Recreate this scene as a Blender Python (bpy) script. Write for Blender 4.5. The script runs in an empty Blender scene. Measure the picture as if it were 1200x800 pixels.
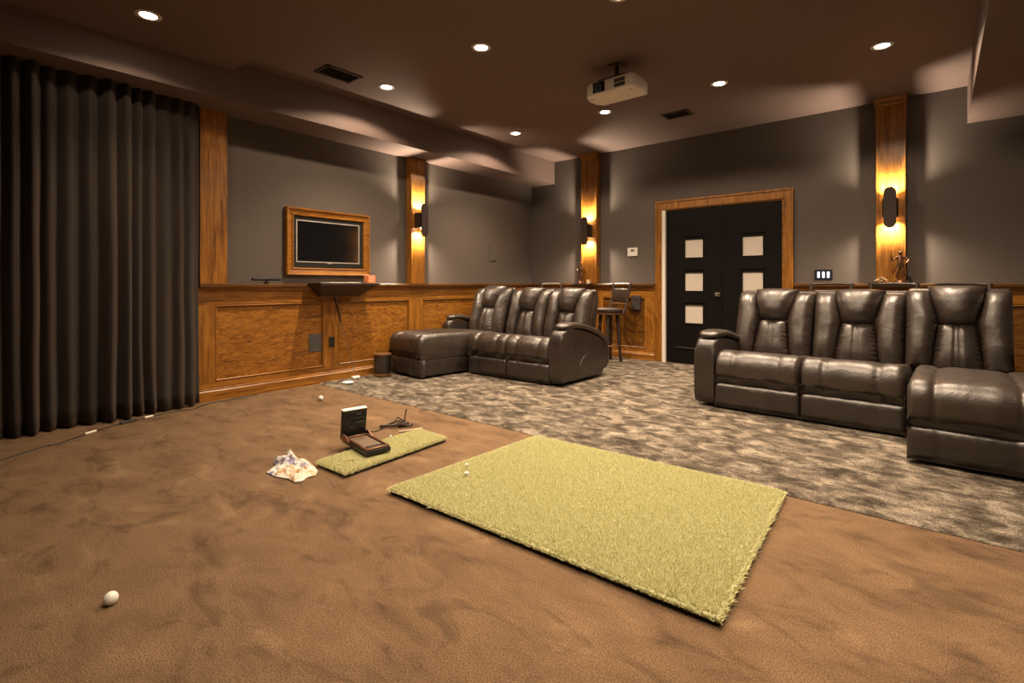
import bpy, bmesh, math, random
import numpy as np
from mathutils import Vector, Matrix, noise

SC = bpy.context.scene
COL = SC.collection
PI = math.pi
R = math.radians

# ------------------------------------------------------------------ camera
cam_d = bpy.data.cameras.new('camera')
cam_d.sensor_width = 36.0
cam_d.lens = 18.0
cam_d.shift_y = -68.0 / 1200.0
cam_d.clip_start = 0.02
cam = bpy.data.objects.new('camera', cam_d)
COL.objects.link(cam)
cam.location = (0, 0, 1.07)
cam.rotation_euler = (R(90), 0, math.atan(500.0 / 600.0))
SC.camera = cam

# ------------------------------------------------------------------ world, exposure
wd = bpy.data.worlds.new('world')
SC.world = wd
wd.use_nodes = True
wd.node_tree.nodes['Background'].inputs[0].default_value = (0.02, 0.015, 0.012, 1)
wd.node_tree.nodes['Background'].inputs[1].default_value = 0.1
SC.view_settings.view_transform = 'Standard'
SC.view_settings.look = 'None'
SC.view_settings.gamma = 1.0
SC.view_settings.use_curve_mapping = False
SC.view_settings.exposure = 1.0
SC.cycles.use_denoising = True
SC.cycles.max_bounces = 6
SC.cycles.diffuse_bounces = 2
SC.cycles.sample_clamp_indirect = 4.0

LAMP_COLOR = (1.0, 0.76, 0.53)
DOWN_W = 30.0          # wide spill of one ceiling downlight
BEAM_W = 128.0         # its reflector beam
SCONCE_W = 62.0         # watts of one end of a wall sconce

# ------------------------------------------------------------------ materials
def new_mat(name):
    m = bpy.data.materials.new(name)
    m.use_nodes = True
    nt = m.node_tree
    return m, nt, nt.nodes['Principled BSDF']

def plain(name, col, rough=0.6, metal=0.0, spec=0.5, bump=0.0, bscale=200.0, emis=None, estr=0.0, var=0.0, vscale=8.0):
    m, nt, b = new_mat(name)
    b.inputs['Base Color'].default_value = (*col, 1)
    b.inputs['Roughness'].default_value = rough
    b.inputs['Metallic'].default_value = metal
    b.inputs['Specular IOR Level'].default_value = spec
    tc = nt.nodes.new('ShaderNodeTexCoord')
    if var > 0:
        n = nt.nodes.new('ShaderNodeTexNoise'); n.inputs['Scale'].default_value = vscale
        n.inputs['Detail'].default_value = 5
        nt.links.new(tc.outputs['Object'], n.inputs['Vector'])
        r = nt.nodes.new('ShaderNodeValToRGB')
        r.color_ramp.elements[0].position = 0.3; r.color_ramp.elements[1].position = 0.7
        r.color_ramp.elements[0].color = (*[c * (1 - var) for c in col], 1)
        r.color_ramp.elements[1].color = (*[min(1, c * (1 + var)) for c in col], 1)
        nt.links.new(n.outputs['Fac'], r.inputs['Fac'])
        nt.links.new(r.outputs['Color'], b.inputs['Base Color'])
    if bump > 0:
        n = nt.nodes.new('ShaderNodeTexNoise'); n.inputs['Scale'].default_value = bscale
        n.inputs['Detail'].default_value = 3
        nt.links.new(tc.outputs['Object'], n.inputs['Vector'])
        bp = nt.nodes.new('ShaderNodeBump'); bp.inputs['Strength'].default_value = bump
        bp.inputs['Distance'].default_value = 0.01
        nt.links.new(n.outputs['Fac'], bp.inputs['Height'])
        nt.links.new(bp.outputs['Normal'], b.inputs['Normal'])
    if emis:
        b.inputs['Emission Color'].default_value = (*emis, 1)
        b.inputs['Emission Strength'].default_value = estr
    return m

def ramp(nt, stops):
    r = nt.nodes.new('ShaderNodeValToRGB')
    e = r.color_ramp.elements
    e[0].position = stops[0][0]; e[0].color = (*stops[0][1], 1)
    e[1].position = stops[-1][0]; e[1].color = (*stops[-1][1], 1)
    for p, c in stops[1:-1]:
        x = e.new(p); x.color = (*c, 1)
    return r

def wood(name, axis, dark=1.0, burl=False):
    m, nt, b = new_mat(name)
    tc = nt.nodes.new('ShaderNodeTexCoord')
    mp = nt.nodes.new('ShaderNodeMapping')
    sc = [14.0, 14.0, 14.0]
    sc['xyz'.index(axis)] = 0.9 if not burl else 3.0
    mp.inputs['Scale'].default_value = sc
    nt.links.new(tc.outputs['Object'], mp.inputs['Vector'])
    n1 = nt.nodes.new('ShaderNodeTexNoise')
    n1.inputs['Scale'].default_value = 1.6; n1.inputs['Detail'].default_value = 8
    n1.inputs['Roughness'].default_value = 0.62
    n1.inputs['Distortion'].default_value = 1.2 if not burl else 2.2
    nt.links.new(mp.outputs['Vector'], n1.inputs['Vector'])
    n2 = nt.nodes.new('ShaderNodeTexNoise')
    n2.inputs['Scale'].default_value = 9.0; n2.inputs['Detail'].default_value = 6
    nt.links.new(mp.outputs['Vector'], n2.inputs['Vector'])
    mx = nt.nodes.new('ShaderNodeMix'); mx.data_type = 'FLOAT'
    mx.inputs[0].default_value = 0.38
    nt.links.new(n1.outputs['Fac'], mx.inputs[2]); nt.links.new(n2.outputs['Fac'], mx.inputs[3])
    d = dark
    r = ramp(nt, [(0.34, (0.085 * d, 0.029 * d, 0.005 * d)), (0.47, (0.25 * d, 0.096 * d, 0.012 * d)),
                  (0.58, (0.37 * d, 0.155 * d, 0.021 * d)), (0.72, (0.50 * d, 0.235 * d, 0.045 * d))])
    nt.links.new(mx.outputs[0], r.inputs['Fac'])
    nt.links.new(r.outputs['Color'], b.inputs['Base Color'])
    b.inputs['Roughness'].default_value = 0.36
    bp = nt.nodes.new('ShaderNodeBump'); bp.inputs['Strength'].default_value = 0.12
    bp.inputs['Distance'].default_value = 0.004
    nt.links.new(mx.outputs[0], bp.inputs['Height'])
    nt.links.new(bp.outputs['Normal'], b.inputs['Normal'])
    return m

def carpet_mat(name, stops, big, fine, stretch=(1, 1, 1), bumps=0.6, contrast_detail=6, patch=5.0, patchy=0.4):
    m, nt, b = new_mat(name)
    tc = nt.nodes.new('ShaderNodeTexCoord')
    mp = nt.nodes.new('ShaderNodeMapping')
    mp.inputs['Scale'].default_value = stretch
    mp.inputs['Rotation'].default_value = (0, 0, R(35))
    nt.links.new(tc.outputs['Object'], mp.inputs['Vector'])
    n1 = nt.nodes.new('ShaderNodeTexNoise'); n1.inputs['Scale'].default_value = big
    n1.inputs['Detail'].default_value = contrast_detail; n1.inputs['Roughness'].default_value = 0.62
    n1.inputs['Distortion'].default_value = 0.6
    nt.links.new(mp.outputs['Vector'], n1.inputs['Vector'])
    n2 = nt.nodes.new('ShaderNodeTexNoise'); n2.inputs['Scale'].default_value = fine
    n2.inputs['Detail'].default_value = 2
    nt.links.new(tc.outputs['Object'], n2.inputs['Vector'])
    r = ramp(nt, stops)
    nt.links.new(n1.outputs['Fac'], r.inputs['Fac'])
    mr = nt.nodes.new('ShaderNodeMapRange')
    mr.inputs[1].default_value = 0.3; mr.inputs[2].default_value = 0.7
    mr.inputs[3].default_value = 0.5; mr.inputs[4].default_value = 1.45
    nt.links.new(n2.outputs['Fac'], mr.inputs[0])
    # footprints and brushed pile patches
    n3 = nt.nodes.new('ShaderNodeTexNoise'); n3.inputs['Scale'].default_value = patch
    n3.inputs['Detail'].default_value = 4; n3.inputs['Roughness'].default_value = 0.6; n3.inputs['Distortion'].default_value = 1.0
    nt.links.new(mp.outputs['Vector'], n3.inputs['Vector'])
    m3 = nt.nodes.new('ShaderNodeMapRange')
    m3.inputs[1].default_value = 0.34; m3.inputs[2].default_value = 0.46
    m3.inputs[3].default_value = 1 - patchy; m3.inputs[4].default_value = 1.0
    nt.links.new(n3.outputs['Fac'], m3.inputs[0])
    mm = nt.nodes.new('ShaderNodeMath'); mm.operation = 'MULTIPLY'
    nt.links.new(mr.outputs[0], mm.inputs[0]); nt.links.new(m3.outputs[0], mm.inputs[1])
    vm = nt.nodes.new('ShaderNodeVectorMath'); vm.operation = 'SCALE'
    nt.links.new(r.outputs['Color'], vm.inputs[0]); nt.links.new(mm.outputs[0], vm.inputs['Scale'])
    nt.links.new(vm.outputs[0], b.inputs['Base Color'])
    b.inputs['Roughness'].default_value = 0.95
    b.inputs['Specular IOR Level'].default_value = 0.1
    b.inputs['Sheen Weight'].default_value = 0.25
    b.inputs['Sheen Tint'].default_value = (*stops[-1][1], 1)
    ad = nt.nodes.new('ShaderNodeMath'); ad.operation = 'MULTIPLY_ADD'
    nt.links.new(n1.outputs['Fac'], ad.inputs[0]); ad.inputs[1].default_value = 1.5
    nt.links.new(n2.outputs['Fac'], ad.inputs[2])
    bp = nt.nodes.new('ShaderNodeBump'); bp.inputs['Strength'].default_value = bumps
    bp.inputs['Distance'].default_value = 0.012
    nt.links.new(ad.outputs[0], bp.inputs['Height'])
    nt.links.new(bp.outputs['Normal'], b.inputs['Normal'])
    return m

def leather(name, col):
    m, nt, b = new_mat(name)
    tc = nt.nodes.new('ShaderNodeTexCoord')
    v = nt.nodes.new('ShaderNodeTexVoronoi'); v.inputs['Scale'].default_value = 160
    n = nt.nodes.new('ShaderNodeTexNoise'); n.inputs['Scale'].default_value = 9; n.inputs['Detail'].default_value = 5
    n.inputs['Distortion'].default_value = 0.8
    nt.links.new(tc.outputs['Object'], v.inputs['Vector']); nt.links.new(tc.outputs['Object'], n.inputs['Vector'])
    b1 = nt.nodes.new('ShaderNodeBump'); b1.inputs['Strength'].default_value = 0.35; b1.inputs['Distance'].default_value = 0.016
    nt.links.new(n.outputs['Fac'], b1.inputs['Height'])
    b2 = nt.nodes.new('ShaderNodeBump'); b2.inputs['Strength'].default_value = 0.15; b2.inputs['Distance'].default_value = 0.002
    nt.links.new(v.outputs['Distance'], b2.inputs['Height']); nt.links.new(b1.outputs['Normal'], b2.inputs['Normal'])
    nt.links.new(b2.outputs['Normal'], b.inputs['Normal'])
    r = ramp(nt, [(0.3, tuple(c * 0.75 for c in col)), (0.7, tuple(c * 1.25 for c in col))])
    nt.links.new(n.outputs['Fac'], r.inputs['Fac']); nt.links.new(r.outputs['Color'], b.inputs['Base Color'])
    mr = nt.nodes.new('ShaderNodeMapRange'); mr.inputs[3].default_value = 0.36; mr.inputs[4].default_value = 0.48
    nt.links.new(n.outputs['Fac'], mr.inputs[0]); nt.links.new(mr.outputs[0], b.inputs['Roughness'])
    b.inputs['Specular IOR Level'].default_value = 1.0
    return m

M = {}
M['wall'] = plain('wall_paint', (0.101, 0.082, 0.070), 0.75, bump=0.25, bscale=260, var=0.05, vscale=40)
M['ceil'] = plain('ceiling_paint', (0.165, 0.115, 0.098), 0.7, bump=0.15, bscale=180)
M['frontwall'] = plain('dark_wall', (0.06, 0.05, 0.045), 0.8)
M['wood_z'] = wood('stained_oak_vertical', 'z')
M['wood_x'] = wood('stained_oak_along_x', 'x')
M['wood_y'] = wood('stained_oak_along_y', 'y')
M['panel_y'] = wood('oak_panel_along_y', 'y', 1.02, True)
M['panel_x'] = wood('oak_panel_along_x', 'x', 0.55, True)
M['cap'] = wood('ledge_wood', 'y', 0.35)
M['dkwood'] = plain('dark_wood', (0.030, 0.018, 0.012), 0.45)
M['brown'] = carpet_mat('brown_carpet', [(0.30, (0.110, 0.067, 0.038)), (0.45, (0.160, 0.100, 0.057)), (0.60, (0.190, 0.120, 0.068)), (0.75, (0.26, 0.17, 0.10))],
                        3.0, 210, (1, 1.8, 1), 0.45, 9, 3.6, 0.32)
M['grey'] = carpet_mat('grey_shag', [(0.36, (0.042, 0.033, 0.025)), (0.46, (0.095, 0.078, 0.060)), (0.54, (0.175, 0.146, 0.113)), (0.66, (0.33, 0.28, 0.22))],
                       6.5, 110, (1.0, 1.45, 1), 1.0, 10, 17.0, 0.5)
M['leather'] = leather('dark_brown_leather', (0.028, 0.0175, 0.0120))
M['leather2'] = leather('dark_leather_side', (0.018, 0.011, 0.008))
M['black'] = plain('black_plastic', (0.012, 0.012, 0.012), 0.4)
M['door'] = plain('black_door_paint', (0.006, 0.0045, 0.004), 0.55, spec=0.12)
M['frost'] = plain('frosted_glass', (0.62, 0.56, 0.49), 0.35)
M['white'] = plain('white_paint', (0.75, 0.71, 0.65), 0.5)
M['ballw'] = plain('ball_white', (0.85, 0.84, 0.80), 0.3)
M['cream'] = plain('cream_plastic', (0.86, 0.80, 0.72), 0.45)
M['chrome'] = plain('satin_nickel', (0.60, 0.54, 0.46), 0.25, 1.0)
M['silver'] = plain('silver_trim', (0.55, 0.52, 0.50), 0.4, 0.6)
M['bronze'] = plain('bronze', (0.22, 0.11, 0.06), 0.35, 0.7)
M['iron'] = plain('dark_bronze_metal', (0.05, 0.035, 0.028), 0.5, 0.5)
M['screen'] = plain('tv_glass', (0.006, 0.006, 0.007), 0.12)
M['rubber'] = plain('black_foam', (0.008, 0.008, 0.008), 0.9)
M['grille'] = plain('dark_grille', (0.06, 0.045, 0.038), 0.6)
M['greyplate'] = plain('grey_plate', (0.09, 0.085, 0.08), 0.5)
M['copper'] = plain('copper', (0.55, 0.26, 0.14), 0.35, 0.9)
M['lit'] = plain('lamp_glow', (1, 1, 1), 0.5, emis=(1.0, 0.86, 0.68), estr=22)
M['bulb'] = plain('bulb_glow', (1, 1, 1), 0.5, emis=(1.0, 0.72, 0.40), estr=18)
M['blueled'] = plain('switch_glow', (0.8, 0.8, 1), 0.5, emis=(0.75, 0.75, 1.0), estr=0.75)
M['yellow'] = plain('yellow_tee', (0.75, 0.6, 0.25), 0.5)
M['pale'] = plain('pale_stick', (0.5, 0.38, 0.25), 0.5)
M['tray'] = plain('tray_metal', (0.20, 0.145, 0.10), 0.4, 0.3)
M['orange'] = plain('orange_card', (0.75, 0.24, 0.09), 0.5, var=0.3, vscale=25)
M['petal'] = plain('cream_petals', (0.80, 0.62, 0.42), 0.6)
M['candle'] = plain('candle_glass', (0.85, 0.62, 0.36), 0.35)
M['blackbox'] = plain('blue_black', (0.010, 0.012, 0.02), 0.35)

def curtain_mat():
    m, nt, b = new_mat('curtain_cloth')
    tc = nt.nodes.new('ShaderNodeTexCoord')
    w = nt.nodes.new('ShaderNodeTexNoise'); w.inputs['Scale'].default_value = 300; w.inputs['Detail'].default_value = 2
    nt.links.new(tc.outputs['Object'], w.inputs['Vector'])
    r = ramp(nt, [(0.3, (0.022, 0.0155, 0.012)), (0.7, (0.044, 0.031, 0.025))])
    nt.links.new(w.outputs['Fac'], r.inputs['Fac']); nt.links.new(r.outputs['Color'], b.inputs['Base Color'])
    b.inputs['Roughness'].default_value = 0.85
    b.inputs['Sheen Weight'].default_value = 0.2
    b.inputs['Sheen Tint'].default_value = (0.5, 0.38, 0.3, 1)
    bp = nt.nodes.new('ShaderNodeBump'); bp.inputs['Strength'].default_value = 0.3; bp.inputs['Distance'].default_value = 0.003
    nt.links.new(w.outputs['Fac'], bp.inputs['Height']); nt.links.new(bp.outputs['Normal'], b.inputs['Normal'])
    return m
M['curtain'] = curtain_mat()

def turf_mat(name, k):
    m, nt, b = new_mat(name)
    tc = nt.nodes.new('ShaderNodeTexCoord')
    w = nt.nodes.new('ShaderNodeTexNoise'); w.inputs['Scale'].default_value = 130; w.inputs['Detail'].default_value = 3
    nt.links.new(tc.outputs['Object'], w.inputs['Vector'])
    r = ramp(nt, [(0.30, (0.50 * k, 0.50 * k, 0.24 * k)), (0.5, (0.80 * k, 0.78 * k, 0.44 * k)), (0.72, (0.92 * k, 0.90 * k, 0.60 * k))])
    nt.links.new(w.outputs['Fac'], r.inputs['Fac']); nt.links.new(r.outputs['Color'], b.inputs['Base Color'])
    b.inputs['Roughness'].default_value = 0.55
    b.inputs['Specular IOR Level'].default_value = 0.2
    return m
M['turf'] = turf_mat('green_turf', 1.0)
M['turfbase'] = turf_mat('green_turf_base', 0.55)

def bag_mat():
    m, nt, b = new_mat('printed_bag')
    tc = nt.nodes.new('ShaderNodeTexCoord')
    n = nt.nodes.new('ShaderNodeTexNoise'); n.inputs['Scale'].default_value = 9; n.inputs['Detail'].default_value = 2
    nt.links.new(tc.outputs['Object'], n.inputs['Vector'])
    r = ramp(nt, [(0.33, (0.10, 0.09, 0.30)), (0.39, (0.33, 0.30, 0.36)), (0.43, (0.62, 0.60, 0.56)), (0.54, (0.64, 0.61, 0.55)),
                  (0.59, (0.65, 0.34, 0.14)), (0.66, (0.62, 0.52, 0.42))])
    nt.links.new(n.outputs['Fac'], r.inputs['Fac']); nt.links.new(r.outputs['Color'], b.inputs['Base Color'])
    b.inputs['Roughness'].default_value = 0.35
    return m
M['bag'] = bag_mat()

# ------------------------------------------------------------------ helpers
def obj(name, bm, mat, parent=None, smooth=False, kind=None):
    me = bpy.data.meshes.new(name)
    if isinstance(bm, bmesh.types.BMesh):
        bmesh.ops.recalc_face_normals(bm, faces=bm.faces)
        bm.to_mesh(me); bm.free()
    else:
        me.from_pydata(bm[0], [], bm[1]); me.update()
    me.materials.append(M[mat] if isinstance(mat, str) else mat)
    if smooth:
        for p in me.polygons: p.use_smooth = True
        if smooth != 'all':
            try: me.set_sharp_from_angle(angle=R(smooth if smooth is not True else 40))
            except Exception: pass
    o = bpy.data.objects.new(name, me)
    COL.objects.link(o)
    if parent: o.parent = parent
    if kind: o['kind'] = kind
    return o

def tag(o, label, cat, group=None, kind=None):
    o['label'] = label; o['category'] = cat
    if group: o['group'] = group
    if kind: o['kind'] = kind
    return o

def thing(name, label, cat, loc=(0, 0, 0), rz=0.0, group=None):
    o = bpy.data.objects.new(name, None)
    o.empty_display_size = 0.1
    COL.objects.link(o)
    o.location = loc; o.rotation_euler = (0, 0, rz)
    return tag(o, label, cat, group)

def struct(name, bm, mat, smooth=False):
    o = obj(name, bm, mat, smooth=smooth)
    o['kind'] = 'structure'
    return o

def copy_thing(root, loc, rz, label):
    r = root.copy(); COL.objects.link(r)
    r.location = loc; r.rotation_euler = (0, 0, rz); r['label'] = label
    for ch in list(root.children):
        c = ch.copy(); COL.objects.link(c); c.parent = r
        for g in list(ch.children):
            d = g.copy(); COL.objects.link(d); d.parent = c
    return r

def BM(): return bmesh.new()

def box(bm, x0, x1, y0, y1, z0, z1, bev=0.0, seg=2, mtx=None):
    x0, x1 = min(x0, x1), max(x0, x1); y0, y1 = min(y0, y1), max(y0, y1); z0, z1 = min(z0, z1), max(z0, z1)
    m = Matrix.Translation(((x0 + x1) / 2, (y0 + y1) / 2, (z0 + z1) / 2)) @ Matrix.Diagonal((x1 - x0, y1 - y0, z1 - z0, 1))
    if mtx is not None: m = mtx @ m
    g = bmesh.ops.create_cube(bm, size=1.0, matrix=m)
    if bev > 0:
        es = set()
        for v in g['verts']: es.update(v.link_edges)
        bmesh.ops.bevel(bm, geom=list(es), offset=bev, segments=seg, profile=0.5, affect='EDGES')
    return bm

def boxm(*a, **k): return box(BM(), *a, **k)

def lathe(bm, prof, n=24, c=(0, 0, 0), mtx=None):
    rings = []
    for r, z in prof:
        ring = []
        for i in range(n):
            a = 2 * PI * i / n
            p = Vector((c[0] + max(r, 1e-4) * math.cos(a), c[1] + max(r, 1e-4) * math.sin(a), c[2] + z))
            if mtx is not None: p = mtx @ p
            ring.append(bm.verts.new(p))
        rings.append(ring)
    for a, b in zip(rings, rings[1:]):
        for i in range(n):
            bm.faces.new((a[i], a[(i + 1) % n], b[(i + 1) % n], b[i]))
    bm.faces.new(rings[0]); bm.faces.new(rings[-1])
    return bm

def tube(bm, pts, rad, n=8, closed=False):
    pts = [Vector(p) for p in pts]
    rads = rad if isinstance(rad, (list, tuple)) else [rad] * len(pts)
    rings = []
    up = Vector((0, 0, 1))
    for i, p in enumerate(pts):
        if closed: t = pts[(i + 1) % len(pts)] - pts[i - 1]
        else: t = pts[min(i + 1, len(pts) - 1)] - pts[max(i - 1, 0)]
        t.normalize()
        s = t.cross(up)
        if s.length < 0.05: s = t.cross(Vector((1, 0, 0)))
        s.normalize(); u = s.cross(t)
        rings.append([bm.verts.new(p + (s * math.cos(2 * PI * k / n) + u * math.sin(2 * PI * k / n)) * rads[i]) for k in range(n)])
    m = len(rings)
    for i in range(m if closed else m - 1):
        a, b = rings[i], rings[(i + 1) % m]
        for k in range(n): bm.faces.new((a[k], a[(k + 1) % n], b[(k + 1) % n], b[k]))
    if not closed:
        bm.faces.new(rings[0]); bm.faces.new(rings[-1])
    return bm

def smoothpath(pts, k=6):
    pts = [Vector(p) for p in pts]
    out = []
    for i in range(len(pts) - 1):
        p0 = pts[max(i - 1, 0)]; p1 = pts[i]; p2 = pts[i + 1]; p3 = pts[min(i + 2, len(pts) - 1)]
        for j in range(k):
            t = j / k
            out.append(0.5 * ((2 * p1) + (p2 - p0) * t + (2 * p0 - 5 * p1 + 4 * p2 - p3) * t * t + (-p0 + 3 * p1 - 3 * p2 + p3) * t ** 3))
    out.append(pts[-1])
    return out

def prism(bm, poly, axis, a0, a1, bev=0.0, seg=3):
    """extrude a closed 2D polygon along axis 'x' (poly in y,z), 'y' (x,z) or 'z' (x,y)"""
    def P(p, a):
        if axis == 'x': return (a, p[0], p[1])
        if axis == 'y': return (p[0], a, p[1])
        return (p[0], p[1], a)
    v0 = [bm.verts.new(P(p, a0)) for p in poly]; v1 = [bm.verts.new(P(p, a1)) for p in poly]
    f = [bm.faces.new(v0), bm.faces.new(v1)]
    n = len(poly)
    for i in range(n): bm.faces.new((v0[i], v0[(i + 1) % n], v1[(i + 1) % n], v1[i]))
    if bev:
        es = list(f[0].edges) + list(f[1].edges)
        bmesh.ops.bevel(bm, geom=es, offset=bev, segments=seg, profile=0.5, affect='EDGES')
    return bm

def grid(bm, fn, nu, nv):
    vs = [[bm.verts.new(fn(i / nu, j / nv)) for j in range(nv + 1)] for i in range(nu + 1)]
    for i in range(nu):
        for j in range(nv):
            bm.faces.new((vs[i][j], vs[i + 1][j], vs[i + 1][j + 1], vs[i][j + 1]))
    return vs

# ================================================================== SETTING
XL, XR, YB, YF = -5.16, 0.98, 6.70, -2.4
ZC, ZF = 3.0, 2.91          # tray ceiling, lower front zone
ZS = 2.65                   # soffit underside
XS = -4.70; XSR = 0.215     # soffit faces
YSTEP = 1.86

bm = BM(); box(bm, XL - .1, XR + .1, YF - .1, 2.87, -0.1, 0.0)
box(bm, XL - .1, XR + .1, 2.87, YB + .1, -0.1, 0.0)
fl = struct('floor', bm, 'brown')
fl['label'] = 'brown cut pile carpet floor'
struct('wall_left', boxm(XL - .12, XL, YF, YB, 0, ZC + .1), 'wall')
# back wall with the door opening
DX0, DX1, DZ = -2.85, -1.42, 2.06
bm = BM(); box(bm, XL - .12, DX0 - .03, YB, YB + .12, 0, ZC + .1); box(bm, DX1 + .03, XR + .12, YB, YB + .12, 0, ZC + .1)
box(bm, DX0 - .03, DX1 + .03, YB, YB + .12, DZ + .03, ZC + .1)
struct('wall_back', bm, 'wall')
struct('wall_right', boxm(XR, XR + .12, YF, YB, 0, ZC + .1), 'wall')
struct('wall_front', boxm(XL - .12, XR + .12, YF - .12, YF, 0, ZC + .1), 'frontwall')
bm = BM(); box(bm, XL - .12, XR + .12, YSTEP, YB + .12, ZC, ZC + .12)
box(bm, XL - .12, XR + .12, YF - .12, YSTEP, ZF, ZC + .12)
struct('ceiling', bm, 'ceil')
struct('trim_1', boxm(XL, XS, YF, YB, ZS, ZC), 'ceil')['label'] = 'lowered ceiling soffit along the left wall'
struct('trim_2', boxm(XSR, XR, YF, YB, ZS - .015, ZC), 'ceil')['label'] = 'lowered ceiling soffit along the right wall'

# grey carpet, back half of the room, with a slightly ragged front edge
bm = BM()
NXg, NYg = 160, 100
CX0, CX1, CY1 = -5.076, XR - .002, 6.616
def gfn(u, v):
    x = CX0 + (CX1 - CX0) * u
    e = 2.865 + 0.010 * noise.noise(Vector((x * 9, 0, 3))) + 0.05 * max(0, (-3.4 - x)) * noise.noise(Vector((x * 1.7, 2, 3)))
    y = e + (CY1 - e) * v
    z = 0.010 + 0.002 * noise.noise(Vector((x * 4, y * 7, 0)))
    if v == 0: z = .003
    z = min(z, .0105)
    return (x, y, z)
vs = grid(bm, gfn, NXg, NYg)
lo = [vs[0][0], vs[NXg][0], vs[NXg][NYg], vs[0][NYg]]
rim = [vs[i][0] for i in range(NXg)] + [vs[NXg][j] for j in range(NYg)] + [vs[i][NYg] for i in range(NXg, 0, -1)] + [vs[0][j] for j in range(NYg, 0, -1)]
low = [bm.verts.new((v.co.x, v.co.y, 0.0)) for v in rim]
for i in range(len(rim)):
    k_ = (i + 1) % len(rim); bm.faces.new((rim[i], rim[k_], low[k_], low[i]))
bm.faces.new(low)
carpet = obj('floor', bm, 'grey', smooth=50)
carpet['kind'] = 'structure'; carpet['label'] = 'mottled grey shag carpet covering the back half of the floor under the sofas'

# ---------------- left wainscot
def panelled(prefix_axis):
    pass

XW = -5.13   # recessed panel face
XST = -5.108 # stile face
ZCAP = 1.066
w = thing('wainscot', 'long stained oak wainscot with raised panels under the television on the left wall', 'wainscot', (-5.12, 4.2, 0))
def wob(name, bm, mat, label=None, par=None, off=(5.12, -4.2, 0), **k):
    bmesh.ops.translate(bm, vec=off, verts=bm.verts)
    o = obj(name, bm, mat, par or w, **k)
    if label: o['label'] = label
    return o
Y0, Y1 = 1.72, YB - 0.002
panels = [(1.87, 2.95), (3.12, 4.12), (4.33, 5.35), (5.55, 6.45)]
for a, b in panels:
    wob('panel', boxm(XL + .001, XW, a - .01, b + .01, .16, .88), 'panel_y')
    # bead round the panel opening
    m2 = BM(); r = .014
    for (ya, yb, za, zb) in ((a, b, .17, .17 + r), (a, b, .87 - r, .87), (a, a + r, .17, .87), (b - r, b, .17, .87)):
        box(m2, XW - .002, XST + .003, ya, yb, za, zb, .004, 1)
    wob('bead', m2, 'wood_y')
ed = [Y0] + [q for p in panels for q in p] + [Y1]
for i in range(0, len(ed), 2):
    wob('stile', boxm(XL + .001, XST, ed[i], ed[i + 1], .165, .875), 'wood_z')
wob('rail', boxm(XL + .001, XST, Y0, Y1, .875, 1.0), 'wood_y')
wob('rail', boxm(XL + .001, XST, Y0, Y1, .11, .165), 'wood_y')
bb = BM(); prism(bb, [(XL + .001, 0), (-5.078, 0), (-5.078, .085), (-5.086, .095), (-5.086, .105), (-5.098, .112), (-5.098, .125), (XL + .001, .125)], 'y', Y0, Y1)
wob('base_moulding', bb, 'wood_y')
wob('cove_moulding', prism(BM(), [(XL + .001, 1.0), (-5.10, 1.0), (-5.085, 1.02), (-5.07, 1.035), (XL + .001, 1.035)], 'y', Y0, Y1), 'wood_y')
wob('ledge', boxm(XL + .001, -5.045, Y0, Y1, 1.035, ZCAP, .004, 1), 'cap')

# ---------------- back wainscots (left of the door and right of the door)
def back_wainscot(xa, xb, panels, label):
    t = thing('wainscot', label, 'wainscot', ((xa + xb) / 2, 6.66, 0))
    off = (-(xa + xb) / 2, -6.66, 0)
    YWf, YSf = 6.67, 6.648
    for a, b in panels:
        wob('panel', boxm(a - .01, b + .01, YWf, YB - .001, .16, .88), 'panel_x', par=t, off=off)
        m2 = BM(); r = .014
        for (x1, x2, za, zb) in ((a, b, .17, .17 + r), (a, b, .87 - r, .87), (a, a + r, .17, .87), (b - r, b, .17, .87)):
            box(m2, x1, x2, YWf + .002, YSf - .003, za, zb, .004, 1)
        wob('bead', m2, 'wood_x', par=t, off=off)
    ed = [xa] + [q for p in panels for q in p] + [xb]
    for i in range(0, len(ed), 2):
        wob('stile', boxm(ed[i], ed[i + 1], YSf, YB - .001, .165, .875), 'wood_z', par=t, off=off)
    wob('rail', boxm(xa, xb, YSf, YB - .001, .875, 1.0), 'wood_x', par=t, off=off)
    wob('rail', boxm(xa, xb, YSf, YB - .001, .11, .165), 'wood_x', par=t, off=off)
    bb = BM(); prism(bb, [(YB - .001, 0), (6.618, 0), (6.618, .085), (6.626, .095), (6.626, .105), (6.638, .112), (6.638, .125), (YB - .001, .125)], 'x', xa, xb)
    wob('base_moulding', bb, 'wood_x', par=t, off=off)
    wob('cove_moulding', prism(BM(), [(YB - .001, 1.0), (6.64, 1.0), (6.625, 1.02), (6.61, 1.035), (YB - .001, 1.035)], 'x', xa, xb), 'wood_x', par=t, off=off)
    wob('ledge', boxm(xa, xb, 6.585, YB - .001, 1.035, ZCAP, .004, 1), 'cap', par=t, off=off)
    return t
back_wainscot(-5.04, -2.985, [(-4.9, -4.2), (-3.80, -3.13)], 'short oak wainscot on the back wall between the corner and the doors')
back_wainscot(-1.29, XR - .001, [(-1.1, -.62), (-.14, .85)], 'oak wainscot on the back wall behind the right sofa')

# ---------------- plain wood column at the end of the curtain
tag(obj('pilaster', boxm(XL + .001, -5.075, 1.73, 1.962, ZCAP, ZS, .003, 1), 'wood_z'),
    'plain orange oak column standing beside the long curtain, without a lamp', 'column', 'oak wall columns')

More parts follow.
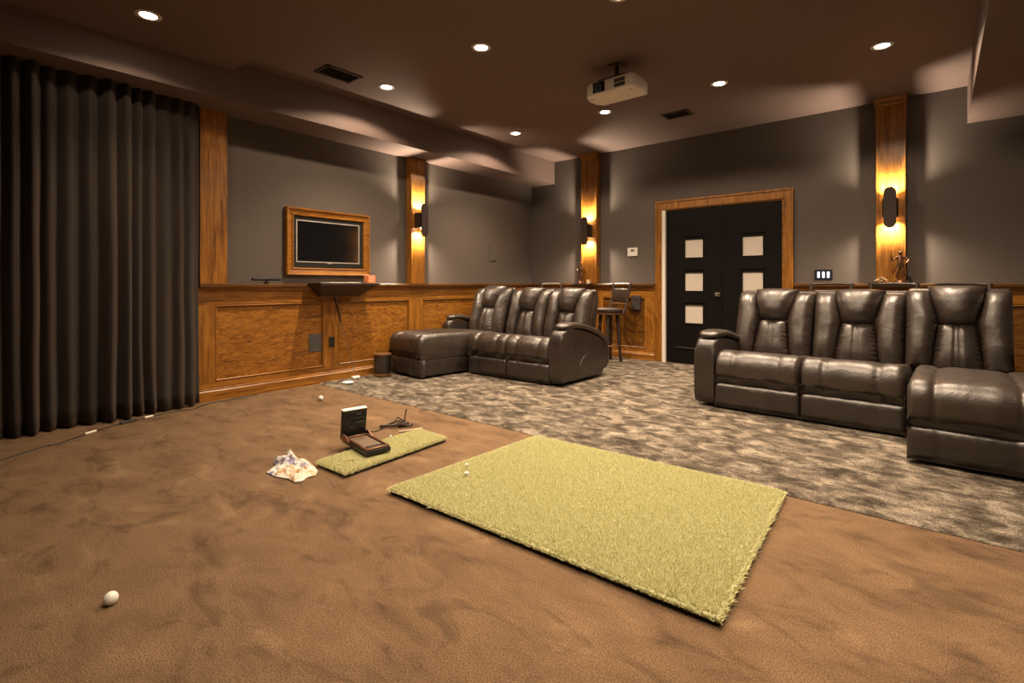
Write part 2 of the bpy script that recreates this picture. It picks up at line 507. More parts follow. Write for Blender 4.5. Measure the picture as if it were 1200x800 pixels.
# ---------------- pilasters with crowns and sconces
def pilaster(label, loc, rz, half, h, crown=True):
    t = thing('pilaster', label, 'column', loc, rz, 'oak wall columns')
    obj('shaft', boxm(-half, half, 0, .098, ZCAP, h - .001, .004, 1), 'wood_z', t)
    c = BM()
    prism(c, [(-.0, h - .075), (-.018, h - .06), (-.018, h - .045), (-.05, h - .015), (-.05, h - .001), (.098, h - .001), (.098, h - .075)], 'x', -half - .012, half + .012)
    if crown:
        o = obj('crown', c, 'wood_x', t)
    else:
        c.free()
        o = obj('crown', boxm(-half - .01, half + .01, -.012, .098, h - .02, h - .001), 'wood_x', t)
    return t

def sconce(label, loc, rz):
    t = thing('wall_sconce', label, 'wall lamp', loc, rz, 'capsule wall sconces')
    b = BM(); box(b, -.045, .045, -.012, 0, -.09, .09, .003, 1)
    obj('backplate', b, 'iron', t)
    b = BM()
    # open square-ish tube, lamp ends face up and down
    for (x0, x1, y0, y1) in ((-.062, -.056, -.118, -.012), (.056, .062, -.118, -.012), (-.062, .062, -.018, -.012), (-.062, .062, -.118, -.112)):
        box(b, x0, x1, y0, y1, -.095, .095)
    box(b, -.056, .056, -.112, -.018, -.004, .004)
    obj('lamp_shade', b, 'iron', t)
    b = BM()
    pts = []
    rr = .053; hh = .208
    for k in range(13):
        a = PI * k / 12; pts.append((rr * math.cos(a), hh - rr + rr * math.sin(a)))
    for k in range(13):
        a = PI + PI * k / 12; pts.append((rr * math.cos(a), -hh + rr + rr * math.sin(a)))
    prism(b, pts, 'y', -.134, -.119, .003, 1)
    obj('front_plate', b, 'iron', t)['label'] = 'dark capsule shaped metal plate'
    for s in (1, -1):
        obj('added_baffle', boxm(-.026, .026, -.120, -.047, s * .200 - .002, s * .200 + .002), 'iron', t)  # added plate blocking the lamp's axis, so the glow stops short along the column
        b = BM(); lathe(b, [(.012, .0), (.02, .005), (.022, .03), (.016, .045), (.004, .05)], 12)
        if s < 0: bmesh.ops.scale(b, vec=(1, 1, -1), verts=b.verts)
        bmesh.ops.translate(b, vec=(0, -.07, s * .058), verts=b.verts)
        obj('bulb', b, 'bulb', t, smooth=True)
        ld = bpy.data.lights.new('sconce_lamp', 'SPOT')
        ld.energy = SCONCE_W; ld.color = (1.0, 0.80, 0.58)
        ld.spot_size = R(146); ld.spot_blend = 0.9; ld.shadow_soft_size = 0.012
        lo = bpy.data.objects.new('sconce_lamp', ld); COL.objects.link(lo)
        lo.parent = t; lo.location = (0, -.068, s * .112)
        lo.rotation_euler = (PI if s > 0 else 0, 0, 0)
    return t

P1Y = 4.218; P2X = -4.01; P3X = -0.383
pilaster('oak column with a lit sconce between the television and the left sofa', (-5.06, P1Y, 0), R(90), .111, ZS, False)
pilaster('oak column with a lit sconce on the back wall left of the black doors', (P2X, 6.60, 0), 0, .132, ZC)
pilaster('oak column with a lit sconce and crown behind the right sofa', (P3X, 6.60, 0), 0, .126, ZC)
sconce('dark capsule sconce glowing up and down on the column right of the television', (-5.06, P1Y, 1.86), R(90))
sconce('dark capsule sconce glowing on the column left of the black doors', (P2X, 6.60, 1.845), 0)
sconce('dark capsule sconce glowing on the column behind the right sofa', (P3X, 6.60, 1.848), 0)

# ---------------- double door
d = BM()
for (x0, x1, z0, z1) in ((DX0 - .135, DX0 - .03, 0, DZ + .12), (DX1 + .02, DX1 + .115, 0, DZ + .12), (DX0 - .03, DX1 + .02, DZ + .01, DZ + .12)):
    box(d, x0, x1, 6.672, YB - .001, z0, z1, .004, 1)
for (x0, x1, z0, z1) in ((DX0 - .142, DX0 - .115, 0, DZ + .13), (DX1 + .098, DX1 + .122, 0, DZ + .13), (DX0 - .115, DX1 + .098, DZ + .103, DZ + .13)):
    box(d, x0, x1, 6.658, 6.672, z0, z1, .003, 1)
tr = struct('trim_3', d, 'wood_z'); tr['label'] = 'orange oak door casing'
d = BM(); box(d, DX0 - .045, DX0, 6.664, YB + .06, 0, DZ + .0)
obj('jamb', d, 'white')
jb = bpy.data.objects['jamb']; jb.name = 'trim_4'; jb['kind'] = 'structure'; jb['label'] = 'white door jamb'
bm = boxm(DX0 - .02, DX1 + .025, 6.69, YB + .06, DZ - .002, DZ + .02)
box(bm, DX1, DX1 + .025, 6.69, YB + .06, 0, DZ)
tr5 = struct('trim_5', bm, 'wood_x'); tr5['label'] = 'oak inner door frame'
def door_leaf(name, x0, x1, panes, knobx, label):
    root = bpy.data.objects.new(name, None); COL.objects.link(root)
    root.location = (x0, 6.70, 0); root['kind'] = 'structure'; root['label'] = label
    def L(nm, b, mat, par=root, **k):
        bmesh.ops.translate(b, vec=(-x0, -6.70, 0), verts=b.verts)
        return obj(nm, b, mat, par, **k)
    cols = panes[0][0], panes[0][1]
    b = BM(); y0, y1 = 6.705, 6.745
    box(b, x0, cols[0], y0, y1, .01, DZ - .006); box(b, cols[1], x1, y0, y1, .01, DZ - .006)
    zs = [.01] + sorted(q for p in panes for q in (p[2], p[3])) + [DZ - .006]
    for i in range(0, len(zs), 2): box(b, cols[0], cols[1], y0, y1, zs[i], zs[i + 1])
    L('door_leaf', b, 'door')
    for (a, c, z0, z1) in panes:
        pn = L('pane', boxm(a + .001, c - .001, 6.716, 6.724, z0 + .001, z1 - .001), 'frost')
        pb = BM()
        for (x_, y_, u_, v_) in ((a - .014, c + .014, z1, z1 + .012), (a - .012, c + .012, z0 - .01, z0), (a - .012, a, z0, z1), (c, c + .012, z0, z1)):
            box(pb, x_, y_, 6.697, 6.706, u_, v_, .002, 1)
        L('glazing_bead', pb, 'door')
        L('drip_moulding', boxm(a - .03, c + .03, 6.692, 6.706, z1 + .032, z1 + .046, .003, 1), 'door')
    L('kick_moulding', boxm(x0 + .13, x1 - .13, 6.690, 6.706, .205, .222, .003, 1), 'dkwood')
    if knobx:
        kb = lathe(BM(), [(.028, 0), (.028, .006), (.011, .009), (.011, .035), (.026, .042), (.030, .055), (.024, .068), (.005, .072)], 20)
        bmesh.ops.rotate(kb, matrix=Matrix.Rotation(R(90), 3, 'X'), verts=kb.verts)
        bmesh.ops.translate(kb, vec=(knobx, 6.705, .93), verts=kb.verts)
        L('door_knob', kb, 'chrome', smooth=True)['label'] = 'round satin nickel knob'
    return root
PZ = [(1.412, 1.652), (.972, 1.212), (.545, .785)]
door_leaf('door_1', DX0 + .002, -2.112, [(-2.592, -2.355, a, b) for a, b in PZ], -2.165, 'left black door leaf with three frosted square panes and a knob')
door_leaf('door_2', -2.108, DX1 - .002, [(-1.868, -1.633, a, b) for a, b in PZ], None, 'right black door leaf with frosted square panes behind the sofa')

# ================================================================== DOWNLIGHTS
k = 0
dl = None
spots = [(-4.16, 1.10, 'round recessed downlight nearest the curtain, in the lower front ceiling', .26),
         (-4.16, 3.07, 'round recessed downlight beside the ceiling vent above the television', 1.0),
         (-4.17, 5.08, 'round recessed downlight above the left sofa, at its chaise side', 1.0),
         (-2.87, 3.05, 'round recessed downlight left of the projector, over the green mat', 1.0),
         (-2.88, 5.09, 'round recessed downlight just below and behind the projector', 1.0),
         (-1.64, 3.09, 'round recessed downlight cut by the top edge of the picture', 1.0),
         (-1.625, 5.07, 'round recessed downlight in front of the black doors', 1.0),
         (-.352, 5.11, 'round recessed downlight in front of the rightmost oak column', 1.0),
         (-.352, 3.07, 'round recessed downlight near the right soffit above the picture', 1.0),
         (-2.87, 1.10, 'round recessed downlight in the front ceiling, second from the curtain', 0.08),
         (-1.64, 1.10, 'round recessed downlight in the front ceiling, third from the curtain', 0.32),
         (-.352, 1.10, 'round recessed downlight in the front ceiling nearest the camera', .95)]
for x, y, lab, pw in spots:
    z = ZC if y > YSTEP else ZF
    if dl is None:
        dl = thing('ceiling_downlight', lab, 'ceiling lamp', (x, y, z), 0, 'recessed ceiling downlights')
        b = lathe(BM(), [(.052, -.001), (.078, -.001), (.080, -.006), (.074, -.010), (.052, -.008)], 28)
        # open the middle
        bmesh.ops.delete(b, geom=[f for f in b.faces if len(f.verts) > 4], context='FACES_ONLY')
        obj('trim_ring', b, 'white', dl, smooth=True)
        obj('lens', lathe(BM(), [(.054, -.003), (.050, -.0065), (.02, -.009)], 24), 'lit', dl, smooth=True)
        t = dl
    else:
        t = copy_thing(dl, (x, y, z), 0, lab)
    ld = bpy.data.lights.new('downlight_lamp', 'SPOT')
    ld.energy = DOWN_W * pw; ld.color = LAMP_COLOR
    ld.spot_size = R(150); ld.spot_blend = 0.22; ld.shadow_soft_size = 0.03
    lo = bpy.data.objects.new('downlight_lamp', ld); COL.objects.link(lo)
    lo.location = (x, y, z - .02)
    ld = bpy.data.lights.new('downlight_beam', 'SPOT')
    ld.energy = BEAM_W * pw; ld.color = LAMP_COLOR
    ld.spot_size = R(112); ld.spot_blend = 1.0; ld.shadow_soft_size = 0.03
    lo = bpy.data.objects.new('downlight_beam', ld); COL.objects.link(lo)
    lo.location = (x, y, z - .021)

# ---------------- ceiling vents
def vent(label, loc, w_, d_, rz=0):
    t = thing('ceiling_vent', label, 'vent', loc, rz, 'dark ceiling vents')
    b = BM()
    for q in ((-w_/2, w_/2, -d_/2, -d_/2+.025), (-w_/2, w_/2, d_/2-.025, d_/2), (-w_/2, -w_/2+.025, -d_/2, d_/2), (w_/2-.025, w_/2, -d_/2, d_/2)):
        box(b, *q, -.012, -.001, .002, 1)
    obj('frame', b, 'grille', t)
    obj('backing', boxm(-w_/2+.02, w_/2-.02, -d_/2+.02, d_/2-.02, -.004, -.001), 'rubber', t)
    n = 7
    for i in range(n):
        y = -d_/2 + .025 + (d_ - .05) * (i + .5) / n
        s = boxm(-w_/2+.02, w_/2-.02, -.011, .011, -.001, .001)
        bmesh.ops.rotate(s, matrix=Matrix.Rotation(R(35), 3, 'X'), verts=s.verts)
        bmesh.ops.translate(s, vec=(0, y, -.011), verts=s.verts)
        obj('slat', s, 'grille', t)
    return t
vent('dark rectangular ceiling vent above the television, beside a downlight', (-4.245, 2.60, ZC), .36, .24, R(90))
vent('dark ceiling vent near the back wall in front of the doors', (-2.29, 5.69, ZC), .30, .22, 0)

# ================================================================== CURTAIN
random.seed(4)
bm = BM()
ya, yb = -2.35, 1.70
# fold centres
cent = []; y = yb - 0.03
folds = [.10, .11, .13, .11, .10, .105, .095, .10, .11, .105, .10, .11]
i = 0
while y > ya:
    cent.append(y); y -= folds[i % len(folds)] * (1 + .28 * random.uniform(-1, 1)); i += 1
bounds = cent[::-1]
amps = [random.uniform(.034, .076) for _ in bounds]
def ph(y):
    import bisect
    j = bisect.bisect_right(bounds, y)
    if j <= 0: return 0, 0
    if j >= len(bounds): return len(bounds) - 1, 0
    return j - 1, (y - bounds[j - 1]) / (bounds[j] - bounds[j - 1])
def cfn(u, v):
    y = ya + (yb - ya) * u
    z = .012 + (ZS - .002 - .012) * v
    j, f = ph(y)
    a = amps[min(j, len(amps) - 1)]
    flat = 0.42 if y > 1.38 else (.75 if y > 1.2 else 1.0)
    s = (0.5 - 0.5 * math.cos(2 * PI * f))
    s = s ** 0.7
    sway = .012 * noise.noise(Vector((y * 3, z * .9, 1)))
    x = -5.02 + flat * a * 2 * s * (1 - .18 * v) + sway + .03 * (1 - v) ** 2
    yy = y + .014 * noise.noise(Vector((y * 5, z * 1.3, 7))) * (1 - v) * 1.5
    if v == 0: z += .012 * (1 - s)
    return (x, yy, z)
grid(bm, cfn, 620, 22)
cu = obj('curtain', bm, 'curtain', smooth='all')
sm = cu.modifiers.new('thick', 'SOLIDIFY'); sm.thickness = .004
tag(cu, 'long dark brown pleated curtain hanging from soffit to floor on the left', 'curtain')

# ================================================================== TELEVISION AND WALL THINGS
t = thing('picture_frame', 'carved orange oak frame around the wall television', 'frame', (XL, 3.04, 1.505))
def rel(b, c):
    bmesh.ops.translate(b, vec=(-c[0], -c[1], -c[2]), verts=b.verts); return b
c = (XL, 3.04, 1.505)
fy0, fy1, fz0, fz1 = 2.54, 3.54, 1.155, 1.86
fw = .082
def mitre(bm, y0, y1, z0, z1, wd, prof):
    # profile: list of (inset 0..1, x) ; builds a mitred picture frame
    rings = []
    for ins, x in prof:
        q = wd * ins
        rings.append([bm.verts.new((x, a, b_)) for a, b_ in ((y0 + q, z0 + q), (y1 - q, z0 + q), (y1 - q, z1 - q), (y0 + q, z1 - q))])
    for a, b_ in zip(rings, rings[1:]):
        for i in range(4): bm.faces.new((a[i], a[(i + 1) % 4], b_[(i + 1) % 4], b_[i]))
    return bm
xf = XL + .001
b = mitre(BM(), fy0, fy1, fz0, fz1, fw, [(0, xf), (0, xf + .045), (.1, xf + .055), (.25, xf + .05), (.35, xf + .036), (.75, xf + .030), (.85, xf + .042), (.97, xf + .040), (1, xf + .025), (1, xf)])
obj('moulding', rel(b, c), 'wood_y', t)
tv = thing('television', 'black flat television with a thin silver line set inside the oak frame', 'television', (XL, 3.04, 1.505))
b = BM(); box(b, xf, xf + .018, fy0 + fw + .002, fy1 - fw - .002, fz0 + fw + .002, fz1 - fw - .002, .003, 1)
obj('housing', rel(b, c), 'black', tv)
b = mitre(BM(), 2.655, 3.412, 1.292, 1.738, .012, [(0, xf + .018), (0, xf + .024), (1, xf + .024), (1, xf + .018)])
obj('trim_line', rel(b, c), 'silver', tv)['label'] = 'thin silver rectangle'
obj('screen', rel(boxm(xf + .018, xf + .0205, 2.668, 3.40, 1.304, 1.726), c), 'screen', tv)
obj('badge', rel(boxm(xf + .024, xf + .026, 3.01, 3.06, 1.284, 1.292), c), 'silver', tv)

# wall shelf with tapered dark body
t = thing('wall_shelf', 'dark wall shelf with tapered underside below the television', 'shelf', (-5.045, 3.08, 1.066))
c = (-5.045, 3.08, 1.066)
b = boxm(-5.044, -4.78, 2.73, 3.44, 1.050, 1.074, .003, 1)
obj('shelf_board', rel(b, c), 'dkwood', t)
b = BM()
vs_t = [(-5.043, 2.74), (-4.80, 2.74), (-4.80, 3.42), (-5.043, 3.42)]
vs_b = [(-5.043, 2.84), (-4.98, 2.84), (-4.98, 3.30), (-5.043, 3.30)]
A = [b.verts.new((x, y, 1.05)) for x, y in vs_t]; B_ = [b.verts.new((x, y, .93)) for x, y in vs_b]
for i in range(4): b.faces.new((A[i], A[(i + 1) % 4], B_[(i + 1) % 4], B_[i]))
b.faces.new(A); b.faces.new(B_)
obj('bracket', rel(b, c), 'dkwood', t)

# flat tray on the shelf
b = boxm(-5.03, -4.84, 2.86, 3.24, 1.0745, 1.082, .003, 1)
o = obj('tray', rel(b, (-4.93, 3.05, 1.0745)), 'cream'); o.location = (-4.93, 3.05, 1.0745)
tag(o, 'thin pale tray lying flat on the dark wall shelf', 'tray')
b = BM(); box(b, -.035, .035, -.055, .055, 0, .085, .003, 1)
o = obj('small_box', b, 'orange'); o.location = (-4.90, 3.39, 1.0745); o.rotation_euler = (0, 0, R(8))
tag(o, 'small orange and white carton standing at the right end of the shelf', 'box')
b = mitre(BM(), -.03, .018, .025, .065, .006, [(0, 0), (0, .001), (1, .001), (1, 0)])
st = obj('print', b, 'white', o); st.location = (.0352, 0, 0)
# sensor bar on the ledge
t = thing('sensor_bar', 'small black sensor bar on a short foot at the left end of the ledge', 'sensor', (-5.075, 2.32, ZCAP))
obj('foot', lathe(BM(), [(.028, 0), (.03, .01), (.014, .02), (.012, .032)], 16), 'black', t, smooth=True)
obj('bar', boxm(-.022, .022, -.14, .14, .030, .058, .008, 2), 'black', t, smooth=True)
for yy in (-.07, 0.0, .03):
    l = lathe(BM(), [(.008, 0), (.008, .003), (.002, .004)], 12)
    bmesh.ops.rotate(l, matrix=Matrix.Rotation(R(90), 3, 'Y'), verts=l.verts)
    bmesh.ops.translate(l, vec=(.022, yy, .044), verts=l.verts)
    obj('sensor_eye', l, 'screen', t)

def plate(name, label, cat, loc, rz, w_, h_, mat, t_=.008):
    t = thing(name, label, cat, loc, rz)
    obj('cover_plate', boxm(-w_/2, w_/2, -t_, 0, -h_/2, h_/2, .002, 1), mat, t)
    return t
LW = R(90)
t = plate('wall_plate', 'grey rectangular cover plate on the oak panel under the television', 'wall plate', (XW, 2.862, .435), LW, .145, .19, 'greyplate')
for z in (-.075, .075):
    s = lathe(BM(), [(.004, 0), (.004, .002)], 8); bmesh.ops.rotate(s, matrix=Matrix.Rotation(R(90), 3, 'X'), verts=s.verts)
    bmesh.ops.translate(s, vec=(0, -.008, z), verts=s.verts); obj('screw', s, 'silver', t)
t = plate('power_outlet', 'dark brown power outlet on the stile behind the putter', 'outlet', (XST, 3.045, .43), LW, .07, .115, 'dkwood')
for z in (-.027, .027):
    obj('socket', boxm(-.018, .018, -.010, -.008, z - .014, z + .014, .003, 1), 'black', t)
t = plate('wall_speaker', 'flush grey wall speaker between the column and the room corner', 'speaker', (XL, 5.74, 1.53), LW, .17, .25, 'wall', .010)
obj('grille', boxm(-.072, .072, -.013, -.010, -.112, .112), 'greyplate', t)
# back wall fittings
t = plate('thermostat', 'small white thermostat left of the doors', 'thermostat', (-3.342, YB, 1.518), 0, .15, .12, 'white', .02)
obj('display', boxm(-.025, .03, -.022, -.020, .005, .032), 'greyplate', t)['label'] = 'small grey display'
t = plate('light_switch', 'black switch plate with three glowing rockers right of the doors', 'switch', (-1.0, YB, 1.168), 0, .175, .118, 'blackbox')
for x in (-.047, 0, .047):
    sw = obj('rocker', boxm(x - .012, x + .012, -.012, -.008, -.034, .034, .002, 1), 'blueled', t)
t = plate('wall_vent', 'small dark gridded box on the oak wainscot beside the doors', 'vent', (-3.262, 6.648, .80), 0, .135, .20, 'grille', .03)
for i in range(5):
    obj('slat', boxm(-.058, .058, -.036, -.030, -.08 + i * .037, -.07 + i * .037), 'greyplate', t)
for i in range(4):
    obj('bar', boxm(-.05 + i * .032, -.045 + i * .032, -.038, -.030, -.09, .09), 'greyplate', t)

# ================================================================== PROJECTOR
t = thing('projector', 'white ceiling projector with dark lens window, hung above the green mat', 'projector', (-2.19, 4.08, ZC), R(-1))
zt, zb = -.155, -.275
pts = [(-.27, -.02), (-.25, -.10), (-.20, -.15), (.20, -.15), (.235, -.12), (.245, .02), (.22, .145), (-.21, .145), (-.26, .08)]
b = prism(BM(), pts, 'z', zb, zt, .018, 3)
obj('housing', b, 'cream', t, smooth=35)
b = BM(); box(b, -.155, -.035, -.154, -.14, zb + .018, zt - .010, .004, 1)
obj('lens_window', b, 'screen', t)['label'] = 'dark square lens window'
b = lathe(BM(), [(.045, 0), (.045, .012), (.03, .014), (.004, .010)], 24)
bmesh.ops.rotate(b, matrix=Matrix.Rotation(R(90), 3, 'X'), verts=b.verts); bmesh.ops.translate(b, vec=(-.095, -.152, (zt + zb) / 2), verts=b.verts)
obj('lens', b, 'black', t, smooth=True)
for z0 in (zb + .022, zb + .062):
    obj('exhaust_vent', boxm(.055, .16, -.1525, -.145, z0, z0 + .034, .002, 1), 'grille', t)
b = BM(); box(b, -.06, .06, -.06, .06, -.012, -.001, .002, 1)
obj('ceiling_plate', b, 'black', t)
obj('mount_pole', lathe(BM(), [(.02, zt), (.02, -.012)], 16), 'black', t, smooth=True)
b = BM(); box(b, -.13, .13, -.10, .10, zt, zt + .03, .004, 1); obj('mount_cradle', b, 'black', t)
for x in (-.2, .18):
    b = lathe(BM(), [(.014, zb - .012), (.016, zb), (.016, zb + .002)], 12, c=(x, -.08, 0)); obj('foot', b, 'cream', t)

# ================================================================== SOFAS
def sbump(x, n=4.0, q=.5):
    return max(0.0, 1 - abs(2 * x - 1) ** n) ** q

def pillow(name, left, right, base, nrm, T, par, z=(0, 1), nu=26, nv=30, puck=0.006, pf=11, seed=0, mat='leather', seams=(), endT=1.0, lab=None):
    """left(v), right(v): x limits ; base(v): (y,z) on the back plane ; nrm: (y,z) unit pushing out."""
    bm = BM()
    def f(u, v):
        x = left(v) + (right(v) - left(v)) * u
        y, zz = base(v)
        t = T * sbump(u, 2.6, .62) * (sbump(v, 3.6, .5) * endT + (1 - endT))
        for s in seams:
            t -= .012 * math.exp(-((u - s) / .035) ** 2)
        du = min(u, 1 - u)
        side = 0 if u < .5 else 3.1
        t += puck * math.sin(2 * PI * pf * v + side + 2 * noise.noise(Vector((v * 5, side, seed)))) * math.exp(-(du / .10) ** 2) * min(1, du * 22) * (.5 + .5 * noise.noise(Vector((v * 3, side, seed + 9))) + .4)
        t += .006 * noise.noise(Vector((x * 9, zz * 7, seed)))
        return (x, y + nrm[0] * t, zz + nrm[1] * t)
    vs = grid(bm, f, nu, nv)
    # back side
    def g(u, v):
        x = left(v) + (right(v) - left(v)) * u
        y, zz = base(v)
        return (x, y - nrm[0] * .02, zz - nrm[1] * .02)
    vb = grid(bm, g, nu, nv)
    for i in range(nu):
        bm.faces.new((vs[i][0], vs[i + 1][0], vb[i + 1][0], vb[i][0])); bm.faces.new((vs[i][nv], vs[i + 1][nv], vb[i + 1][nv], vb[i][nv]))
    for j in range(nv):
        bm.faces.new((vs[0][j], vs[0][j + 1], vb[0][j + 1], vb[0][j])); bm.faces.new((vs[nu][j], vs[nu][j + 1], vb[nu][j + 1], vb[nu][j]))
    o = obj(name, bm, mat, par, smooth='all')
    if lab: o['label'] = lab
    return o

def cushion(name, x0, x1, prof, segs, B, par, seed=0, nt=44, nx=44, mat='leather', wr=.004, thick=.12):
    """profile prof: list of (y,z) from the back to the lower front ; bulging between seams along x."""
    pp = smoothpath([(0, p[0], p[1]) for p in prof], 10)
    L = [0.0]
    for a, b_ in zip(pp, pp[1:]): L.append(L[-1] + (b_ - a).length)
    def at(t):
        s = t * L[-1]
        for i in range(len(pp) - 1):
            if s <= L[i + 1] or i == len(pp) - 2:
                f = (s - L[i]) / max(1e-9, L[i + 1] - L[i]); p = pp[i].lerp(pp[i + 1], min(1, f))
                d_ = (pp[i + 1] - pp[i]).normalized()
                return p, d_
    import bisect
    bm = BM()
    def f(u, v):
        p, d_ = at(v)
        n = Vector((0, -d_.z, d_.y)); n = -n if n.y > 0.001 or (abs(n.y) < .3 and n.z < 0) else n
        if n.z < -.2: n = -n
        j = min(len(segs) - 2, max(0, bisect.bisect_right(segs, u) - 1))
        s = (u - segs[j]) / (segs[j + 1] - segs[j])
        e = B * sbump(s, 3.0, .5) * (sbump(v, 8, .5) * .8 + .2)
        e += wr * noise.noise(Vector((u * 7 * (x1 - x0) / .6, v * 9, seed))) + wr * 1.2 * noise.noise(Vector((u * 3, v * 22, seed + 5))) * math.exp(-(min(s, 1 - s) / .12) ** 2)
        en = min(u, 1 - u) * (x1 - x0)
        rr = .03 if B > .015 else .010
        if en < rr: e -= (rr - math.sqrt(max(0, rr * rr - (rr - en) ** 2))) * .8
        q = p + n * e
        return (x0 + (x1 - x0) * u, q.y, q.z)
    us = nx; vs = grid(bm, f, us, nt)
    # closed underside
    yb_, zb_ = prof[0]; yf_, zf_ = prof[-1]
    cen0 = bm.verts.new((x0, yb_ - .0, zf_)); cen1 = bm.verts.new((x1, yb_ - .0, zf_))
    l0 = [vs[0][j] for j in range(nt + 1)]; l1 = [vs[us][j] for j in range(nt + 1)]
    for j in range(nt):
        bm.faces.new((l0[j], l0[j + 1], cen0)); bm.faces.new((l1[j + 1], l1[j], cen1))
    bm.faces.new([vs[i][nt] for i in range(us + 1)] + [cen1, cen0])
    bm.faces.new([vs[i][0] for i in range(us, -1, -1)] + [cen0, cen1])
    return obj(name, bm, mat, par, smooth=70)

def loft(bm, path, hw, hh, n=20, p=2.6, xoff=0.0):
    """superellipse section swept along a (y,z) path at x = xoff"""
    path = [Vector((xoff, a, b_)) for a, b_ in path]
    rings = []
    m = len(path)
    for i, q in enumerate(path):
        t = (path[min(i + 1, m - 1)] - path[max(i - 1, 0)]).normalized()
        u = Vector((0, -t.z, t.y))
        if u.z < 0: u = -u
        f = sbump(min(max(i / (m - 1), .012), .988), 6, .5)
        ring = []
        for k in range(n):
            a = 2 * PI * k / n; ca, sa = math.cos(a), math.sin(a)
            ring.append(bm.verts.new(q + Vector((1, 0, 0)) * hw * f * math.copysign(abs(ca) ** (2 / p), ca) + u * hh * f * math.copysign(abs(sa) ** (2 / p), sa)))
        rings.append(ring)
    for a, b_ in zip(rings, rings[1:]):
        for k in range(n): bm.faces.new((a[k], a[(k + 1) % n], b_[(k + 1) % n], b_[k]))
    bm.faces.new(rings[0]); bm.faces.new(rings[-1])
    return bm

def arm(par, x0, x1, y0=0.0, ysh=0.0, sc=1.0):
    prof = [(.02, .03), (-.005, .12), (-.01, .30), (.0, .48), (.03, .555), (.10, .575), (.30, .565), (.50, .53), (.70, .47), (.86, .40), (.97, .31), (1.0, .25), (.96, .15), (.86, .07), (.72, .03)]
    prof = [(y0 + a * sc, b_) for a, b_ in prof]
    q = smoothpath([(0, a, b_) for a, b_ in prof] , 3)
    poly = [(v.y, v.z) for v in q]
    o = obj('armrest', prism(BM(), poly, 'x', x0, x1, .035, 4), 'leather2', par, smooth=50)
    path = [(v.y, v.z) for v in smoothpath([(0, y0 + a * sc, b_) for a, b_ in [(.06, .598), (.16, .612), (.35, .605), (.55, .565), (.75, .50), (.92, .41), (1.02, .33)]], 5)]
    obj('arm_pad', loft(BM(), path, (x1 - x0) / 2 + .012, .036, xoff=(x0 + x1) / 2), 'leather', par, smooth='all')
    # curved seam on the outside face
    return o

def seam(par, x, y0=0.0):
    pts = [(x, y0 + .62 + .30 * math.cos(a), .12 + .20 * math.sin(a)) for a in [R(100 + 8 * i) for i in range(11)]]
    obj('stitching', tube(BM(), pts, .004, 6), 'leather', par, smooth='all')

TH = R(17)   # lean of the back
def back_unit(par, x0, w_, yb0=.60, zb0=.40, H=.64, seed=0, rightmost=False, tall=1.0, gap=.004):
    H *= tall
    sx = lambda v: x0 + gap
    ex = lambda v: x0 + w_ - gap
    nr = (-math.cos(TH), -math.sin(TH) * -1)
    nr = (-math.cos(TH), math.sin(TH))
    def base(v, a=0.0, b_=1.0, push=0.0):
        h = (a + (b_ - a) * v) * H
        # curl back at the top
        c = max(0, h / H - .8) * .12
        return (yb0 + .06 + h * math.sin(TH) + c + nr[0] * push, zb0 - .02 + h * math.cos(TH) - c * .2 + nr[1] * push)
    # shell
    b = BM()
    prof = [(yb0 + .07, zb0 - .12), (yb0 + .07, zb0)]
    for k in range(9):
        y, z = base(k / 8); prof.append((y + .012, z - .01))
    y, z = base(1.0)
    prof += [(y + .05, z - .0), (y + .09, z - .05), (y + .085, z - .15), (y + .04, z - .35), (yb0 + .20, .12), (yb0 + .12, .08)]
    prism(b, prof, 'x', x0 + gap + .004, x0 + w_ - gap - .004, .02, 3)
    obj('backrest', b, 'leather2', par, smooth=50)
    W = w_
    inn = [(0, .262), (.46, .312), (.54, .330), (.62, .318), (.80, .268), (1, .232)]
    def itp(v):
        for (a, p), (c_, q) in zip(inn, inn[1:]):
            if v <= c_: return p + (q - p) * (v - a) / (c_ - a)
        return inn[-1][1]
    pillow('back_wing', sx, lambda v: x0 + W * itp(v * .97), lambda v: base(v, 0, .97), nr, .105, par, seed=seed, puck=.020, pf=12, endT=.9)
    pillow('back_wing', lambda v: x0 + W * (1 - itp(v * .97)), ex, lambda v: base(v, 0, .97), nr, .105, par, seed=seed + 1, puck=.020, pf=12, endT=.9)
    pillow('lumbar_cushion', lambda v: x0 + W * (itp(v * .56) - .012), lambda v: x0 + W * (1.012 - itp(v * .56)), lambda v: base(v, 0, .56, .0), nr, .10, par, seed=seed + 2, puck=.017, pf=10, seams=(.45, .55), endT=.9)
    pillow('headrest', lambda v: x0 + W * (itp(.53 + v * .47) - .015), lambda v: x0 + W * (1.015 - itp(.53 + v * .47)), lambda v: base(v, .53, 1.025, .0), nr, .135, par, seed=seed + 3, puck=.004, pf=7)

def footrest(par, x0, x1, yf, seed):
    prof = [(yf + .05, .213), (yf + .012, .206), (yf - .001, .17), (yf - .003, .11), (yf - .001, .05), (yf + .006, .02)]
    cushion('footrest_panel', x0, x1, prof, [0, .235, .765, 1], .010, par, seed, nt=16, nx=40, mat='leather2', wr=.003)

